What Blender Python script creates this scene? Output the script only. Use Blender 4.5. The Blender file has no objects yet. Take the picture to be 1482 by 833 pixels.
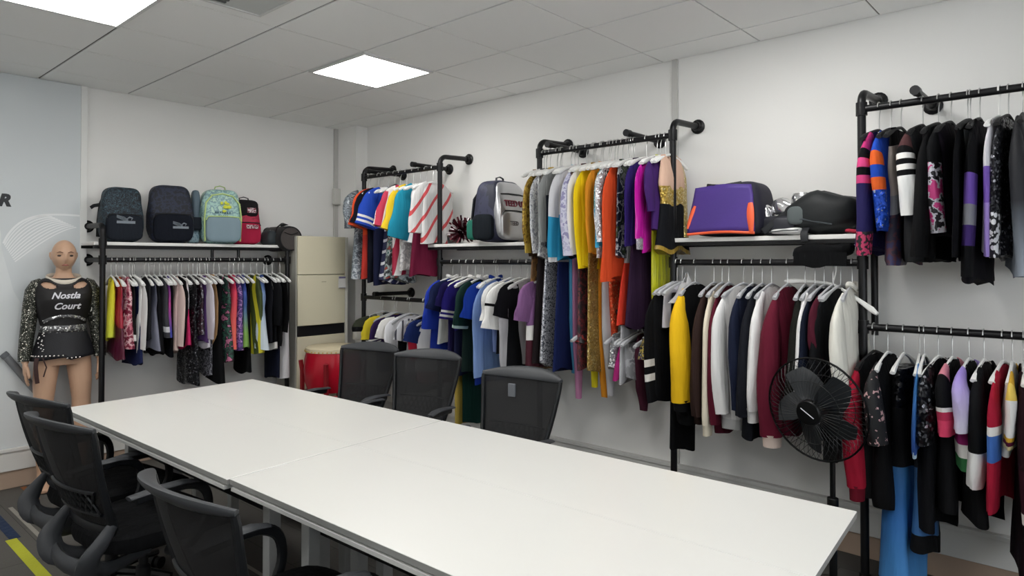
import bpy, math, random
from mathutils import Vector, Matrix
R=math.radians; PI=math.pi
S=bpy.context.scene
COL=S.collection
rnd=random.Random(7)
# ------------------------------------------------------------------ picture geometry
FPX,PCX,PCY=975.09,741.0,362.99
YAW,PIT=.8426,.0147
CAM=Vector((0,0,1.478))
FW=Vector((math.sin(YAW)*math.cos(PIT),math.cos(YAW)*math.cos(PIT),math.sin(PIT)))
RT=Vector((math.cos(YAW),-math.sin(YAW),0)); UP=RT.cross(FW)
def ray(px,py): return FW+RT*((px-PCX)/FPX)-UP*((py-PCY)/FPX)
def onX(px,py,X): d=ray(px,py); return CAM+d*((X-CAM.x)/d.x)
def onY(px,py,Y): d=ray(px,py); return CAM+d*((Y-CAM.y)/d.y)
def onZ(px,py,Z): d=ray(px,py); return CAM+d*((Z-CAM.z)/d.z)
WX,WY,H=3.71,5.38,2.70          # rack wall, back wall, ceiling
# ------------------------------------------------------------------ materials
def lin(c):
    return tuple((v/12.92 if v<=.04045 else ((v+.055)/1.055)**2.4) for v in c)
def hx(h):
    h=h.lstrip('#'); return lin(tuple(int(h[i:i+2],16)/255 for i in (0,2,4)))+(1,)
MATS={}
def base(name):
    m=bpy.data.materials.new(name); m.use_nodes=True
    return m,m.node_tree,m.node_tree.nodes['Principled BSDF']
def N(nt,t,**k):
    n=nt.nodes.new(t)
    for a,b in k.items(): setattr(n,a,b)
    return n
def solid(h,rough=.75,metal=0.,bump=0.,scale=300,var=.0,spec=.4,name=None,emit=0,trans=0,sheen=0):
    key=('solid',h,rough,metal,bump,scale,var,spec,emit,trans,sheen)
    if key in MATS: return MATS[key]
    m,nt,b=base(name or 'mat_'+h.strip('#'))
    b.inputs['Base Color'].default_value=hx(h); b.inputs['Roughness'].default_value=rough
    b.inputs['Metallic'].default_value=metal; b.inputs['Specular IOR Level'].default_value=spec
    if sheen: b.inputs['Sheen Weight'].default_value=sheen
    if trans:
        b.inputs['Transmission Weight'].default_value=trans
    if emit:
        b.inputs['Emission Color'].default_value=hx(h); b.inputs['Emission Strength'].default_value=emit
    if bump or var:
        tc=N(nt,'ShaderNodeTexCoord'); no=N(nt,'ShaderNodeTexNoise'); no.inputs['Scale'].default_value=scale
        nt.links.new(tc.outputs['Object'],no.inputs['Vector'])
        if bump:
            bp=N(nt,'ShaderNodeBump'); bp.inputs['Strength'].default_value=bump; bp.inputs['Distance'].default_value=.004
            nt.links.new(no.outputs['Fac'],bp.inputs['Height']); nt.links.new(bp.outputs['Normal'],b.inputs['Normal'])
        if var:
            mx=N(nt,'ShaderNodeMixRGB',blend_type='MULTIPLY'); mx.inputs['Fac'].default_value=var
            mx.inputs['Color1'].default_value=hx(h); nt.links.new(no.outputs['Color'],mx.inputs['Color2'])
            nt.links.new(mx.outputs['Color'],b.inputs['Base Color'])
    MATS[key]=m; return m
def ramp(nt,stops,interp='LINEAR'):
    r=N(nt,'ShaderNodeValToRGB'); cr=r.color_ramp; cr.interpolation=interp
    while len(cr.elements)<len(stops): cr.elements.new(.5)
    for e,(p,c) in zip(cr.elements,stops): e.position=p; e.color=hx(c)
    return r
def creases(nt,b,strength=.55,scale=22):      # soft lengthwise creases of hanging cloth
    tc=N(nt,'ShaderNodeTexCoord'); mp=N(nt,'ShaderNodeMapping'); mp.inputs['Scale'].default_value=(1,1,.16)
    no=N(nt,'ShaderNodeTexNoise'); no.inputs['Scale'].default_value=scale; no.inputs['Detail'].default_value=2.5
    bp=N(nt,'ShaderNodeBump'); bp.inputs['Strength'].default_value=strength; bp.inputs['Distance'].default_value=.02
    nt.links.new(tc.outputs['Object'],mp.inputs['Vector']); nt.links.new(mp.outputs[0],no.inputs['Vector'])
    nt.links.new(no.outputs['Fac'],bp.inputs['Height']); nt.links.new(bp.outputs['Normal'],b.inputs['Normal'])
def deep(c):                       # dyed fabric takes a little more light than paint
    l=.3*c[0]+.6*c[1]+.1*c[2]; f=.55+.40*min(1,l/.5)**.5
    return tuple(v*f for v in c[:3])+(1,)
def cloth(h,rough=.85):            # woven fabric
    key=('cloth',h,rough)
    if key in MATS: return MATS[key]
    m,nt,b=base('cloth_'+h.strip('#')); b.inputs['Base Color'].default_value=deep(hx(h)); b.inputs['Roughness'].default_value=rough
    b.inputs['Specular IOR Level'].default_value=.15; creases(nt,b); MATS[key]=m; return m
def satin(h):
    key=('satin',h)
    if key in MATS: return MATS[key]
    m,nt,b=base('satin_'+h.strip('#')); b.inputs['Base Color'].default_value=deep(hx(h)); b.inputs['Roughness'].default_value=.3
    creases(nt,b,.8,30); MATS[key]=m; return m
def smooth(pts,n=4):               # Catmull-Rom through the points
    P=[Vector(p) for p in pts]; P=[P[0]*2-P[1]]+P+[P[-1]*2-P[-2]]; o=[]
    for i in range(1,len(P)-2):
        a,b,c,d=P[i-1:i+3]
        for k in range(n):
            t=k/n; o.append(.5*((2*b)+(c-a)*t+(2*a-5*b+4*c-d)*t*t+(3*b-a-3*c+d)*t**3))
    return o+[P[-2]]
def spread(rs,n):                  # radii to match smooth()
    o=[]
    for a,b in zip(rs,rs[1:]):
        for k in range(n):
            t=k/n; o.append((a[0]+(b[0]-a[0])*t,a[1]+(b[1]-a[1])*t))
    return o+[rs[-1]]
def sequin(h,h2='#ffffff',scale=170,frac=.1):     # discs of glitter sewn on cloth
    key=('seq',h,h2,scale,frac)
    if key in MATS: return MATS[key]
    m,nt,b=base('sequin_'+h.strip('#'))
    tc=N(nt,'ShaderNodeTexCoord'); vo=N(nt,'ShaderNodeTexVoronoi'); vo.inputs['Scale'].default_value=scale
    nt.links.new(tc.outputs['Object'],vo.inputs['Vector'])
    sp=N(nt,'ShaderNodeSeparateColor'); nt.links.new(vo.outputs['Color'],sp.inputs['Color'])
    r=ramp(nt,[(0,h),(1-frac,h),(1-frac*.6,h2)],'LINEAR'); nt.links.new(sp.outputs['Red'],r.inputs['Fac'])
    nt.links.new(r.outputs['Color'],b.inputs['Base Color'])
    b.inputs['Metallic'].default_value=.55; b.inputs['Roughness'].default_value=.3
    nm=N(nt,'ShaderNodeVectorMath',operation='SUBTRACT'); nm.inputs[1].default_value=(.5,.5,.5)
    nt.links.new(vo.outputs['Color'],nm.inputs[0])
    sc=N(nt,'ShaderNodeVectorMath',operation='SCALE'); sc.inputs['Scale'].default_value=.9
    nt.links.new(nm.outputs[0],sc.inputs[0])
    ge=N(nt,'ShaderNodeNewGeometry'); ad=N(nt,'ShaderNodeVectorMath',operation='ADD')
    nt.links.new(ge.outputs['Normal'],ad.inputs[0]); nt.links.new(sc.outputs[0],ad.inputs[1])
    no=N(nt,'ShaderNodeVectorMath',operation='NORMALIZE'); nt.links.new(ad.outputs[0],no.inputs[0])
    nt.links.new(no.outputs[0],b.inputs['Normal'])
    MATS[key]=m; return m
def blotch(cols,scale=14,rough=.7,metal=0.,kind='noise'):    # camouflage, florals, prints
    key=('bl',tuple(cols),scale,rough,metal,kind)
    if key in MATS: return MATS[key]
    m,nt,b=base('print_'+cols[0].strip('#'))
    tc=N(nt,'ShaderNodeTexCoord')
    if kind=='noise':
        t=N(nt,'ShaderNodeTexNoise'); t.inputs['Scale'].default_value=scale; t.inputs['Detail'].default_value=3; o='Fac'
        lo,hi=.34,.66
    else:
        t=N(nt,'ShaderNodeTexVoronoi'); t.inputs['Scale'].default_value=scale; o='Distance'; lo,hi=0.05,.75
    nt.links.new(tc.outputs['Object'],t.inputs['Vector'])
    n=len(cols); r=ramp(nt,[(0 if i==0 else lo+(hi-lo)*i/n,c) for i,c in enumerate(cols)],'CONSTANT')
    nt.links.new(t.outputs[o],r.inputs['Fac']); nt.links.new(r.outputs['Color'],b.inputs['Base Color'])
    b.inputs['Roughness'].default_value=rough; b.inputs['Metallic'].default_value=metal
    MATS[key]=m; return m
def ombre(stops,z1,z2,rough=.7):       # dip-dyed cloth: colour changes down the garment
    key=('om',tuple(stops),round(z1,2),round(z2,2))
    if key in MATS: return MATS[key]
    m,nt,b=base('dyed_'+stops[0].strip('#'))
    tc=N(nt,'ShaderNodeTexCoord'); se=N(nt,'ShaderNodeSeparateXYZ'); nt.links.new(tc.outputs['Object'],se.inputs[0])
    mr=N(nt,'ShaderNodeMapRange'); mr.inputs['From Min'].default_value=z1; mr.inputs['From Max'].default_value=z2
    nt.links.new(se.outputs['Z'],mr.inputs['Value'])
    creases(nt,b); r=ramp(nt,[(i/(len(stops)-1),c) for i,c in enumerate(stops)]); nt.links.new(mr.outputs[0],r.inputs['Fac'])
    nt.links.new(r.outputs['Color'],b.inputs['Base Color']); b.inputs['Roughness'].default_value=rough
    MATS[key]=m; return m
def slashes(h1,h2,sx=0,sz=30,ang=.6,width=.2,rough=.7):   # diagonal or level stripes woven in
    key=('sl',h1,h2,sz,ang,width)
    if key in MATS: return MATS[key]
    m,nt,b=base('stripe_'+h1.strip('#'))
    tc=N(nt,'ShaderNodeTexCoord'); mp=N(nt,'ShaderNodeMapping'); mp.inputs['Rotation'].default_value=(0,ang,0)
    nt.links.new(tc.outputs['Object'],mp.inputs['Vector'])
    w=N(nt,'ShaderNodeTexWave'); w.bands_direction='Z'; w.inputs['Scale'].default_value=sz; w.inputs['Distortion'].default_value=.6
    nt.links.new(mp.outputs[0],w.inputs['Vector'])
    creases(nt,b); r=ramp(nt,[(0,h1),(1-width,h2)],'CONSTANT'); nt.links.new(w.outputs['Fac'],r.inputs['Fac'])
    nt.links.new(r.outputs['Color'],b.inputs['Base Color']); b.inputs['Roughness'].default_value=rough
    MATS[key]=m; return m
def netting(h,solidity=.62,scale=420):     # woven mesh one can look through
    key=('net',h,solidity)
    if key in MATS: return MATS[key]
    m,nt,b=base('netting_'+h.strip('#')); b.inputs['Base Color'].default_value=hx(h); b.inputs['Roughness'].default_value=.7
    out=nt.nodes['Material Output']; tr=N(nt,'ShaderNodeBsdfTransparent'); mx=N(nt,'ShaderNodeMixShader')
    mx.inputs[0].default_value=solidity
    nt.links.new(tr.outputs[0],mx.inputs[1]); nt.links.new(b.outputs[0],mx.inputs[2]); nt.links.new(mx.outputs[0],out.inputs['Surface'])
    MATS[key]=m; return m
# ------------------------------------------------------------------ mesh builder
class MB:
    def __init__(s): s.v=[];s.f=[];s.m=[];s.mi=0
    def add(s,vs,fs):
        o=len(s.v); s.v+= [tuple(v) for v in vs]; s.f+=[tuple(i+o for i in f) for f in fs]; s.m+=[s.mi]*len(fs); return s
    def box(s,x0,x1,y0,y1,z0,z1):
        vs=[(x,y,z) for x in (x0,x1) for y in (y0,y1) for z in (z0,z1)]
        return s.add(vs,[(0,1,3,2),(4,6,7,5),(0,4,5,1),(2,3,7,6),(0,2,6,4),(1,5,7,3)])
    def rings(s,rs,cap=True,closed=True,loop=False):
        n=len(rs[0]); vs=[p for r in rs for p in r]; fs=[]
        K=len(rs)
        for k in range(K if loop else K-1):
            for i in range(n if closed else n-1):
                j=(i+1)%n; k2=(k+1)%K
                fs.append((k*n+i,k*n+j,k2*n+j,k2*n+i))
        if cap and closed and not loop: fs+=[tuple(range(n))[::-1],tuple((K-1)*n+i for i in range(n))]
        return s.add(vs,fs)
    def tube(s,pts,r,n=8,ref=None,cap=True,sq=1.,loop=False,pw=1.):
        # r: number or per-point number or (a,b): a along the ref side, b across
        P=[Vector(p) for p in pts]; K=len(P); rs=[]
        prev=None
        for k in range(K):
            if loop: t=P[(k+1)%K]-P[k-1]
            else: t=P[min(k+1,K-1)]-P[max(k-1,0)]
            if t.length<1e-9: t=Vector((0,0,1))
            t.normalize()
            if ref is not None: a=Vector(ref)
            else: a=prev if prev is not None else (Vector((0,0,1)) if abs(t.z)<.9 else Vector((1,0,0)))
            a=a-t*a.dot(t)
            if a.length<1e-6: a=t.orthogonal()
            a.normalize(); prev=a; b=t.cross(a)
            rr=r[k] if isinstance(r,(list,)) else r
            ra,rb=rr if isinstance(rr,tuple) else (rr,rr)
            ring=[]
            for i in range(n):
                c,d=math.cos(2*PI*i/n),math.sin(2*PI*i/n)
                if pw!=1.: c=math.copysign(abs(c)**pw,c); d=math.copysign(abs(d)**pw,d)
                ring.append(P[k]+a*(ra*c)+b*(rb*d))
            rs.append(ring)
        return s.rings(rs,cap,loop=loop)
    def lathe(s,prof,n=24,c=(0,0,0),axis='z',cap=True):
        rs=[]
        for r,h in prof:
            ring=[]
            for i in range(n):
                x,y=r*math.cos(2*PI*i/n),r*math.sin(2*PI*i/n)
                p={'z':(x,y,h),'x':(h,x,y),'y':(y,h,x)}[axis]
                ring.append((p[0]+c[0],p[1]+c[1],p[2]+c[2]))
            rs.append(ring)
        return s.rings(rs,cap)
    def prism(s,poly,y0,y1,axis='y'):
        # poly in (x,z), extruded along y
        n=len(poly)
        def pt(p,t): return {'y':(p[0],t,p[1]),'x':(t,p[0],p[1]),'z':(p[0],p[1],t)}[axis]
        vs=[pt(p,y0) for p in poly]+[pt(p,y1) for p in poly]
        fs=[(i,(i+1)%n,n+(i+1)%n,n+i) for i in range(n)]+[tuple(range(n))[::-1],tuple(range(n,2*n))]
        return s.add(vs,fs)
    def soft(s,w,d,h,e=.45,n=20,m=14,f=None,c=(0,0,0)):
        # rounded pillow / bag block (superellipsoid), half sizes w,d,h; f bends the points
        sg=lambda v,p: math.copysign(abs(v)**p,v)
        rs=[]
        for k in range(m+1):
            a=-PI/2+PI*k/m; a=max(min(a,PI/2-.02),-PI/2+.02)
            ring=[]
            for i in range(n):
                b=2*PI*i/n
                p=Vector((w*sg(math.cos(a),e)*sg(math.cos(b),e),d*sg(math.cos(a),e)*sg(math.sin(b),e),h*sg(math.sin(a),e)))
                if f: p=Vector(f(p))
                ring.append(p+Vector(c))
            rs.append(ring)
        return s.rings(rs)
    def build(s,name,mat,parent=None,smooth=True,loc=None,rot=None,mods=(),bevel=0,ang=40):
        me=bpy.data.meshes.new(name); me.from_pydata([tuple(v) for v in s.v],[],s.f)
        mats=mat if isinstance(mat,(list,tuple)) else [mat]
        for m in mats: me.materials.append(m)
        me.polygons.foreach_set('material_index',s.m)
        if smooth: me.polygons.foreach_set('use_smooth',[True]*len(me.polygons))
        me.update()
        import bmesh
        bm=bmesh.new(); bm.from_mesh(me); bmesh.ops.recalc_face_normals(bm,faces=bm.faces); bm.to_mesh(me); bm.free()
        if smooth: 
            try: me.set_sharp_from_angle(angle=R(ang))
            except Exception: pass
        o=bpy.data.objects.new(name,me); COL.objects.link(o)
        if parent: o.parent=parent
        if loc: o.location=loc
        if rot: o.rotation_euler=rot
        if bevel:
            b=o.modifiers.new('bevel','BEVEL'); b.width=bevel; b.segments=2; b.limit_method='ANGLE'
        for t,kw in mods:
            md=o.modifiers.new(t.lower(),t)
            for a,b in kw.items(): setattr(md,a,b)
        return o
def tag(o,label,cat,group=None,kind=None):
    if label: o['label']=label
    if cat: o['category']=cat
    if group: o['group']=group
    if kind: o['kind']=kind
    return o
def thing(name,label,cat,loc=(0,0,0),rz=0,group=None):
    o=bpy.data.objects.new(name,None); COL.objects.link(o); o.empty_display_size=.05
    o.location=loc; o.rotation_euler=(0,0,rz); return tag(o,label,cat,group)
def struct(o): o['kind']='structure'; return o
def dup(src,loc,rz,label):
    r=src.copy(); COL.objects.link(r); r.location=loc; r.rotation_euler=(0,0,rz); r['label']=label
    for ch in list(src.children):
        c=ch.copy(); COL.objects.link(c); c.parent=r
        for g in list(ch.children):
            d=g.copy(); COL.objects.link(d); d.parent=c
    return r
def arc(c,r,a0,a1,n,plane='xz'):
    o=[]
    for i in range(n+1):
        a=a0+(a1-a0)*i/n; u,v=r*math.cos(a),r*math.sin(a)
        o.append({'xz':(c[0]+u,c[1],c[2]+v),'yz':(c[0],c[1]+u,c[2]+v),'xy':(c[0]+u,c[1]+v,c[2])}[plane])
    return o
def text(name,body,size,mat,parent,loc,rot,ext=.0006,shear=0,bold=0,align='CENTER'):
    cu=bpy.data.curves.new(name,'FONT'); cu.body=body; cu.size=size; cu.extrude=ext; cu.shear=shear; cu.offset=bold
    cu.align_x=align; cu.align_y='CENTER'; cu.resolution_u=3
    t=bpy.data.objects.new(name,cu); COL.objects.link(t)
    dg=bpy.context.evaluated_depsgraph_get(); me=bpy.data.meshes.new_from_object(t.evaluated_get(dg))
    bpy.data.objects.remove(t)
    o=bpy.data.objects.new(name,me); COL.objects.link(o); me.materials.clear(); me.materials.append(mat)
    o.parent=parent; o.location=loc; o.rotation_euler=rot; return o
# common
BLK=solid('#101113',.45,name='black_paint'); BLK2=solid('#0c0d0f',.6,name='black_plastic')
PIPE=solid('#161618',.38,metal=.3,name='black_pipe'); CHROME=solid('#c9c9c9',.22,metal=1.,name='chrome')
WHT=solid('#eeeeec',.45,name='white_plastic'); STEEL=solid('#b7b7b5',.35,metal=.9,name='steel')
# ------------------------------------------------------------------ room shell
def wallmat(h,name): return solid(h,.9,bump=.06,scale=90,spec=.15,name=name)
WALL=wallmat('#f0efec','wall_paint')
X0,Y0=-1.75,-1.3
TH=.12
struct(MB().box(WX,WX+TH,Y0,WY+TH,0,H+.1).build('wall_right',WALL,smooth=False))
struct(MB().box(X0,WX,WY,WY+TH,0,H+.1).build('wall_back',WALL,smooth=False))
struct(MB().box(X0-TH,X0,Y0,WY+TH,0,H+.1).build('wall_left',WALL,smooth=False))
WA,WB,WZ0,WZ1=-1.4,2.6,.95,2.3  # opening for an added window, out of view, letting in fill daylight
wf=MB(); wf.box(X0,WA,Y0-TH,Y0,0,H+.1); wf.box(WB,WX,Y0-TH,Y0,0,H+.1); wf.box(WA,WB,Y0-TH,Y0,0,WZ0); wf.box(WA,WB,Y0-TH,Y0,WZ1,H+.1)
struct(wf.build('wall_front',WALL,smooth=False))
wn=MB(); FRW=.045
wn.box(WA,WB,Y0-.09,Y0-.03,WZ0,WZ0+FRW); wn.box(WA,WB,Y0-.09,Y0-.03,WZ1-FRW,WZ1)
for k in range(5):
    x=WA+(WB-WA-FRW)*k/4; wn.box(x,x+FRW,Y0-.09,Y0-.03,WZ0+FRW,WZ1-FRW)
wo=struct(wn.build('fill_window_1',solid('#d9d9d6',.4,name='fill_window_frame'),smooth=False))  # unseen window added to brighten walls and ceiling
MB().box(WA+.01,WB-.01,Y0-.064,Y0-.058,WZ0+.01,WZ1-.01).build('fill_pane',netting('#f4f8f8',.06),wo,smooth=False)
# boxed-in column in the corner
struct(MB().box(3.585,WX-.001,5.08,WY-.001,0,H-.001).build('trim_1',WALL,smooth=False))
# floor: carpet planks with coloured inlays
fm,nt,b=base('carpet'); tc=N(nt,'ShaderNodeTexCoord'); no=N(nt,'ShaderNodeTexNoise'); no.inputs['Scale'].default_value=220
br=N(nt,'ShaderNodeTexBrick'); br.inputs['Scale'].default_value=1; br.inputs['Brick Width'].default_value=1.0; br.inputs['Row Height'].default_value=.25
br.inputs['Mortar Size'].default_value=.002; br.inputs['Color1'].default_value=hx('#5f5c57'); br.inputs['Color2'].default_value=hx('#54514d'); br.inputs['Mortar'].default_value=hx('#3b3937')
mp=N(nt,'ShaderNodeMapping'); mp.inputs['Rotation'].default_value=(0,0,PI/2)
nt.links.new(tc.outputs['Object'],mp.inputs['Vector']); nt.links.new(mp.outputs[0],br.inputs['Vector'])
nt.links.new(tc.outputs['Object'],no.inputs['Vector'])
mx=N(nt,'ShaderNodeMixRGB',blend_type='MULTIPLY'); mx.inputs[0].default_value=.45
nt.links.new(br.outputs['Color'],mx.inputs[1]); nt.links.new(no.outputs['Color'],mx.inputs[2]); nt.links.new(mx.outputs[0],b.inputs['Base Color'])
bp=N(nt,'ShaderNodeBump'); bp.inputs['Strength'].default_value=.5; bp.inputs['Distance'].default_value=.004
nt.links.new(no.outputs['Fac'],bp.inputs['Height']); nt.links.new(bp.outputs['Normal'],b.inputs['Normal']); b.inputs['Roughness'].default_value=.95
fl=MB(); fl.box(X0-TH,WX+TH,Y0-TH,WY+TH,-.1,0)
def inlay(i,x,y0,y1,w): fl.mi=i; fl.box(x-w/2,x+w/2,y0,y1,-.01,.0012); fl.mi=0
inlay(1,.915,3.0,4.38,.05); inlay(2,.935,4.38,5.1,.05); inlay(3,1.178,5.0,5.34,.03); inlay(4,1.03,3.4,4.95,.022); inlay(4,.70,3.6,5.2,.02)
inlay(4,1.6,.5,4.5,.02); inlay(1,2.9,2.2,3.4,.04); inlay(2,2.9,.2,1.7,.04); inlay(4,3.2,-.5,2.5,.02)
struct(fl.build('floor',[fm,cloth('#b6b83a'),cloth('#33415c'),cloth('#a06a44'),cloth('#97938b')],smooth=False))
# skirting: brown board with a white moulding above it
BRN=solid('#b09a88',.55,name='skirting_wood'); MOLD=solid('#dddcd8',.5,name='moulding')
def skirting(name,a,b,axis):
    m=MB()
    for z0,z1,d,i in ((0,.115,.016,0),(.115,.24,.028,1),(.24,.262,.04,1)):
        m.mi=i
        if axis=='x': m.box(a,b,WY-d,WY,z0,z1)
        else: m.box(WX-d,WX,a,b,z0,z1)
    return struct(m.build(name,[BRN,MOLD],smooth=False,bevel=.003))
skirting('baseboard_back',X0,3.585,'x'); skirting('baseboard_right',Y0,5.08,'y')
# ceiling of mineral tiles lying in a grid
CE=solid('#f5f5f3',.95,bump=.15,scale=160,spec=.1,name='ceiling_tile'); GR=solid('#5a5a57',.8,name='ceiling_grid')
PX,PY=.5501,.6
XL=[3.4473+PX*i for i in range(1,-12,-1)]; YL=[2.654+PY*j for j in range(5,-9,-1)]
panels=[]
for x in (2.347,.697,-.953):
    for y in (3.254,.854): panels.append((x,y))
ce=MB(); ce.mi=1; ce.box(X0-TH,WX+TH,Y0-TH,WY+TH,H+.006,H+.1); ce.mi=0
g=.006
for i in range(len(XL)-1):
    for j in range(len(YL)-1):
        x1,x0=XL[i],XL[i+1]; y1,y0=YL[j],YL[j+1]
        cx,cy=(x0+x1)/2,(y0+y1)/2
        x0,x1=max(x0,X0),min(x1,WX); y0,y1=max(y0,Y0),min(y1,WY)
        if x1-x0<.02 or y1-y0<.02: continue
        gy=.0038
        ce.box(x0+g,x1-g,y0+gy,y1-gy,H,H+.0062)
struct(ce.build('ceiling',[CE,GR],smooth=False))
# ceiling lamps
LAMP,nt,b=base('lamp_diffuser'); b.inputs['Base Color'].default_value=(.9,.9,.9,1); b.inputs['Emission Color'].default_value=(1,.99,.965,1); b.inputs['Emission Strength'].default_value=11.
LF=solid('#d8d8d6',.4,name='lamp_frame')
names={(2.347,3.254):'glowing square ceiling lamp panel above the far half of the table',(.697,3.254):'glowing square ceiling lamp panel cut by the top left frame edge'}
for k,(x,y) in enumerate(panels):
    t=thing('ceiling_lamp',names.get((x,y),'square ceiling lamp panel in the tile grid nearer the viewer'),'ceiling lamp',(x+PX/2,y+PY/2,H),0,'ceiling lamp panels')
    a,c=PX/2-.004,PY/2-.004; m=MB()
    for (u0,u1,v0,v1) in ((-a,a,-c,-c+.02),(-a,a,c-.02,c),(-a,-a+.02,-c+.02,c-.02),(a-.02,a,-c+.02,c-.02)): m.box(u0,u1,v0,v1,-.012,-.0005)
    m.build('frame',LF,t,smooth=False)
    MB().box(-a+.019,a-.019,-c+.019,c-.019,-.009,-.0005).build('diffuser',LAMP,t,smooth=False)
# air vent in the ceiling
t=thing('ceiling_vent','grey slotted air vent set in the ceiling at the top edge','air vent',(1.477,2.978,H))
m=MB(); m.box(-.17,.17,-.17,.17,-.004,-.0005); m.build('plate',solid('#c9cbc9',.6),t,smooth=False)
m=MB()
for k in range(9): 
    y=-.145+k*.033; m.box(-.16,-.02,y,y+.016,-.010,-.004)
m.build('slat',solid('#5a5b5c',.5),t,smooth=False)
m=MB(); m.box(-.18,.18,-.18,-.168,-.010,-.0005); m.box(-.18,.18,.168,.18,-.010,-.0005); m.box(-.18,-.168,-.168,.168,-.010,-.0005); m.box(.168,.18,-.168,.168,-.010,-.0005)
m.build('frame',LF,t,smooth=False)
# pale printed board on the back wall with its edge strip
PB=WY-.022
t=thing('wall_banner','pale grey wall board printed with white curved lines and a black letter','banner',(0,PB,0))
MB().box(X0+.05,1.495,0,.02,.262,H-.003).build('board',solid('#d3d8da',.6,bump=.03,scale=40,name='banner_print'),t,smooth=False)
cm=MB()
def bez(ps,n=16):
    o=[]
    for i in range(n+1):
        u=i/n; q=[Vector(p) for p in ps]
        while len(q)>1: q=[q[k].lerp(q[k+1],u) for k in range(len(q)-1)]
        o.append(q[0])
    return o
for k in range(11):
    a=[(20+7*k,300+11*k),(60+12*k,205+14*k),(150+14*k,115+14*k),(260+14*k,118+9*k),(480 if k==0 else 300+16*k,133+7*k)]
    pts=[onY(u/4.165,280+v/4.165,PB-.0005) for u,v in bez([(p[0],p[1],0) for p in a]) for v in (v,)] if False else [onY(p.x/4.165,280+p.y/4.165,PB-.0005) for p in bez([(q[0],q[1],0) for q in a])]
    w=.0035 if k else .006
    rs=[]
    for i,p in enumerate(pts):
        d=(pts[min(i+1,len(pts)-1)]-pts[max(i-1,0)]); n_=Vector((-d.z,0,d.x)).normalized()*w
        rs.append([(p.x-n_.x,-.0006,p.z-n_.z),(p.x+n_.x,-.0006,p.z+n_.z),(p.x+n_.x,.0004,p.z+n_.z),(p.x-n_.x,.0004,p.z-n_.z)])
    cm.rings(rs)
cm.build('printed_curves',solid('#eef0f1',.6,name='banner_white'),t,smooth=False)
sw=[(-1.2,.27),(-1.2,1.3),(-.2,1.35),(.6,1.5),(1.02,1.74),(1.05,1.66),(1.055,1.55),(1.12,1.28),(1.2,1.12),(1.42,1.02),(1.49,1.0),(1.49,.27)]
MB().prism(sw,-.0003,.0003).build('printed_swoosh',solid('#dde1e2',.6,name='banner_pale'),t,smooth=False)
text('printed_letter','R',.105,solid('#2d2f33',.5),t,(1.062,-.0012,1.868),(PI/2,0,0),shear=.25,bold=.006)
struct(MB().box(1.495,1.535,WY-.03,WY,.262,H-.002).build('trim_2',solid('#e8e8e5',.5),smooth=False))
# cable duct on the rack wall and in the corner
m=MB(); m.box(WX-.018,WX-.0005,1.955,1.99,.262,H-.002); struct(m.build('trim_3',solid('#c9c8c4',.6),smooth=False))
t=thing('cable_duct','slim white cable duct running down the room corner','cable duct',(3.565,WY-.012,0))
MB().box(-.018,.018,-.012,.011,.27,H-.002).build('duct',solid('#c6c5c1',.6),t,smooth=False)
bx=thing('junction_box','small white junction box on the corner cable duct','junction box',(3.565,WY-.045,2.07))
MB().box(-.045,.045,-.015,.02,-.075,.075).build('box',solid('#cfcec9',.55),bx,bevel=.006)
MB().box(-.035,.035,-.019,-.014,-.065,.065).build('cover',solid('#d6d5d0',.5),bx,bevel=.002)
# ------------------------------------------------------------------ pipe racks
PR=.0185
def flange(m,p,ax):
    prof=[(.0,0),(.043,0),(.043,.008),(.03,.014),(.024,.035),(.0,.035)]
    if ax=='x': m.lathe([(max(r,.0005),p[0]-h) for r,h in prof],16,(0,p[1],p[2]),'x')
    else: m.lathe([(max(r,.0005),p[1]-h) for r,h in prof],16,(p[0],0,p[2]),'y')
XP=3.40; PY5=[4.70,3.755,2.79,1.828,.862,-.10]; ZT=2.262
rk=thing('pipe_clothes_rack','long black pipe clothes rack fixed along the right wall','clothes rack',(XP,2.3,0))
def L(p): return (p[0]-XP,p[1]-2.3,p[2])
for y in PY5:
    m=MB(); pts=[L((XP,y,.02)),L((XP,y,ZT-.06))]+[L(q) for q in arc((XP+.06,y,ZT-.06),.06,PI,PI/2,6)]+[L((WX-.03,y,ZT+.01))]
    m.tube(pts,PR,10); u=m.build('upright',PIPE,rk)
    m=MB(); flange(m,L((WX-.001,y,ZT+.01)),'x'); m.build('wall_flange',PIPE,u)
    m=MB(); m.lathe([(.0005,0),(.045,0),(.045,.01),(.025,.018),(.025,.05),(.0005,.05)],16,L((XP,y,0))); m.build('floor_flange',PIPE,u)
    for z in (2.18,1.47,1.175):
        m=MB(); m.lathe([(.0005,z-.03),(.025,z-.03),(.025,z+.03),(.0005,z+.03)],12,L((XP,y,0))); m.build('fitting',PIPE,u)
def rod(y1,y0,z,stubs=()):
    m=MB(); m.tube([L((XP,y1-.015,z)),L((XP,y0+.015,z))],.0165,10); o=m.build('rail',PIPE,rk)
    for ys in stubs:
        m=MB(); m.tube([L((XP-.075,ys,z+.034)),L((WX-.03,ys,z+.034))],.0165,10)
        m.lathe([(.0005,XP-.085-XP),(.021,-.085),(.021,-.045),(.0005,-.045)],12,(0,ys-2.3,z+.034),'x')
        s_=m.build('support_arm',PIPE,o)
        m=MB(); flange(m,L((WX-.001,ys,z+.034)),'x'); m.build('wall_flange',PIPE,rk)
m=MB(); m.tube([L((3.605,PY5[4],1.12)),L((3.605,PY5[4],1.575))],.016,10); m.build('rear_post',PIPE,rk)
rod(PY5[0],PY5[1],2.18,(4.56,3.98)); rod(PY5[0],PY5[1],1.175,(4.45,))
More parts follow.
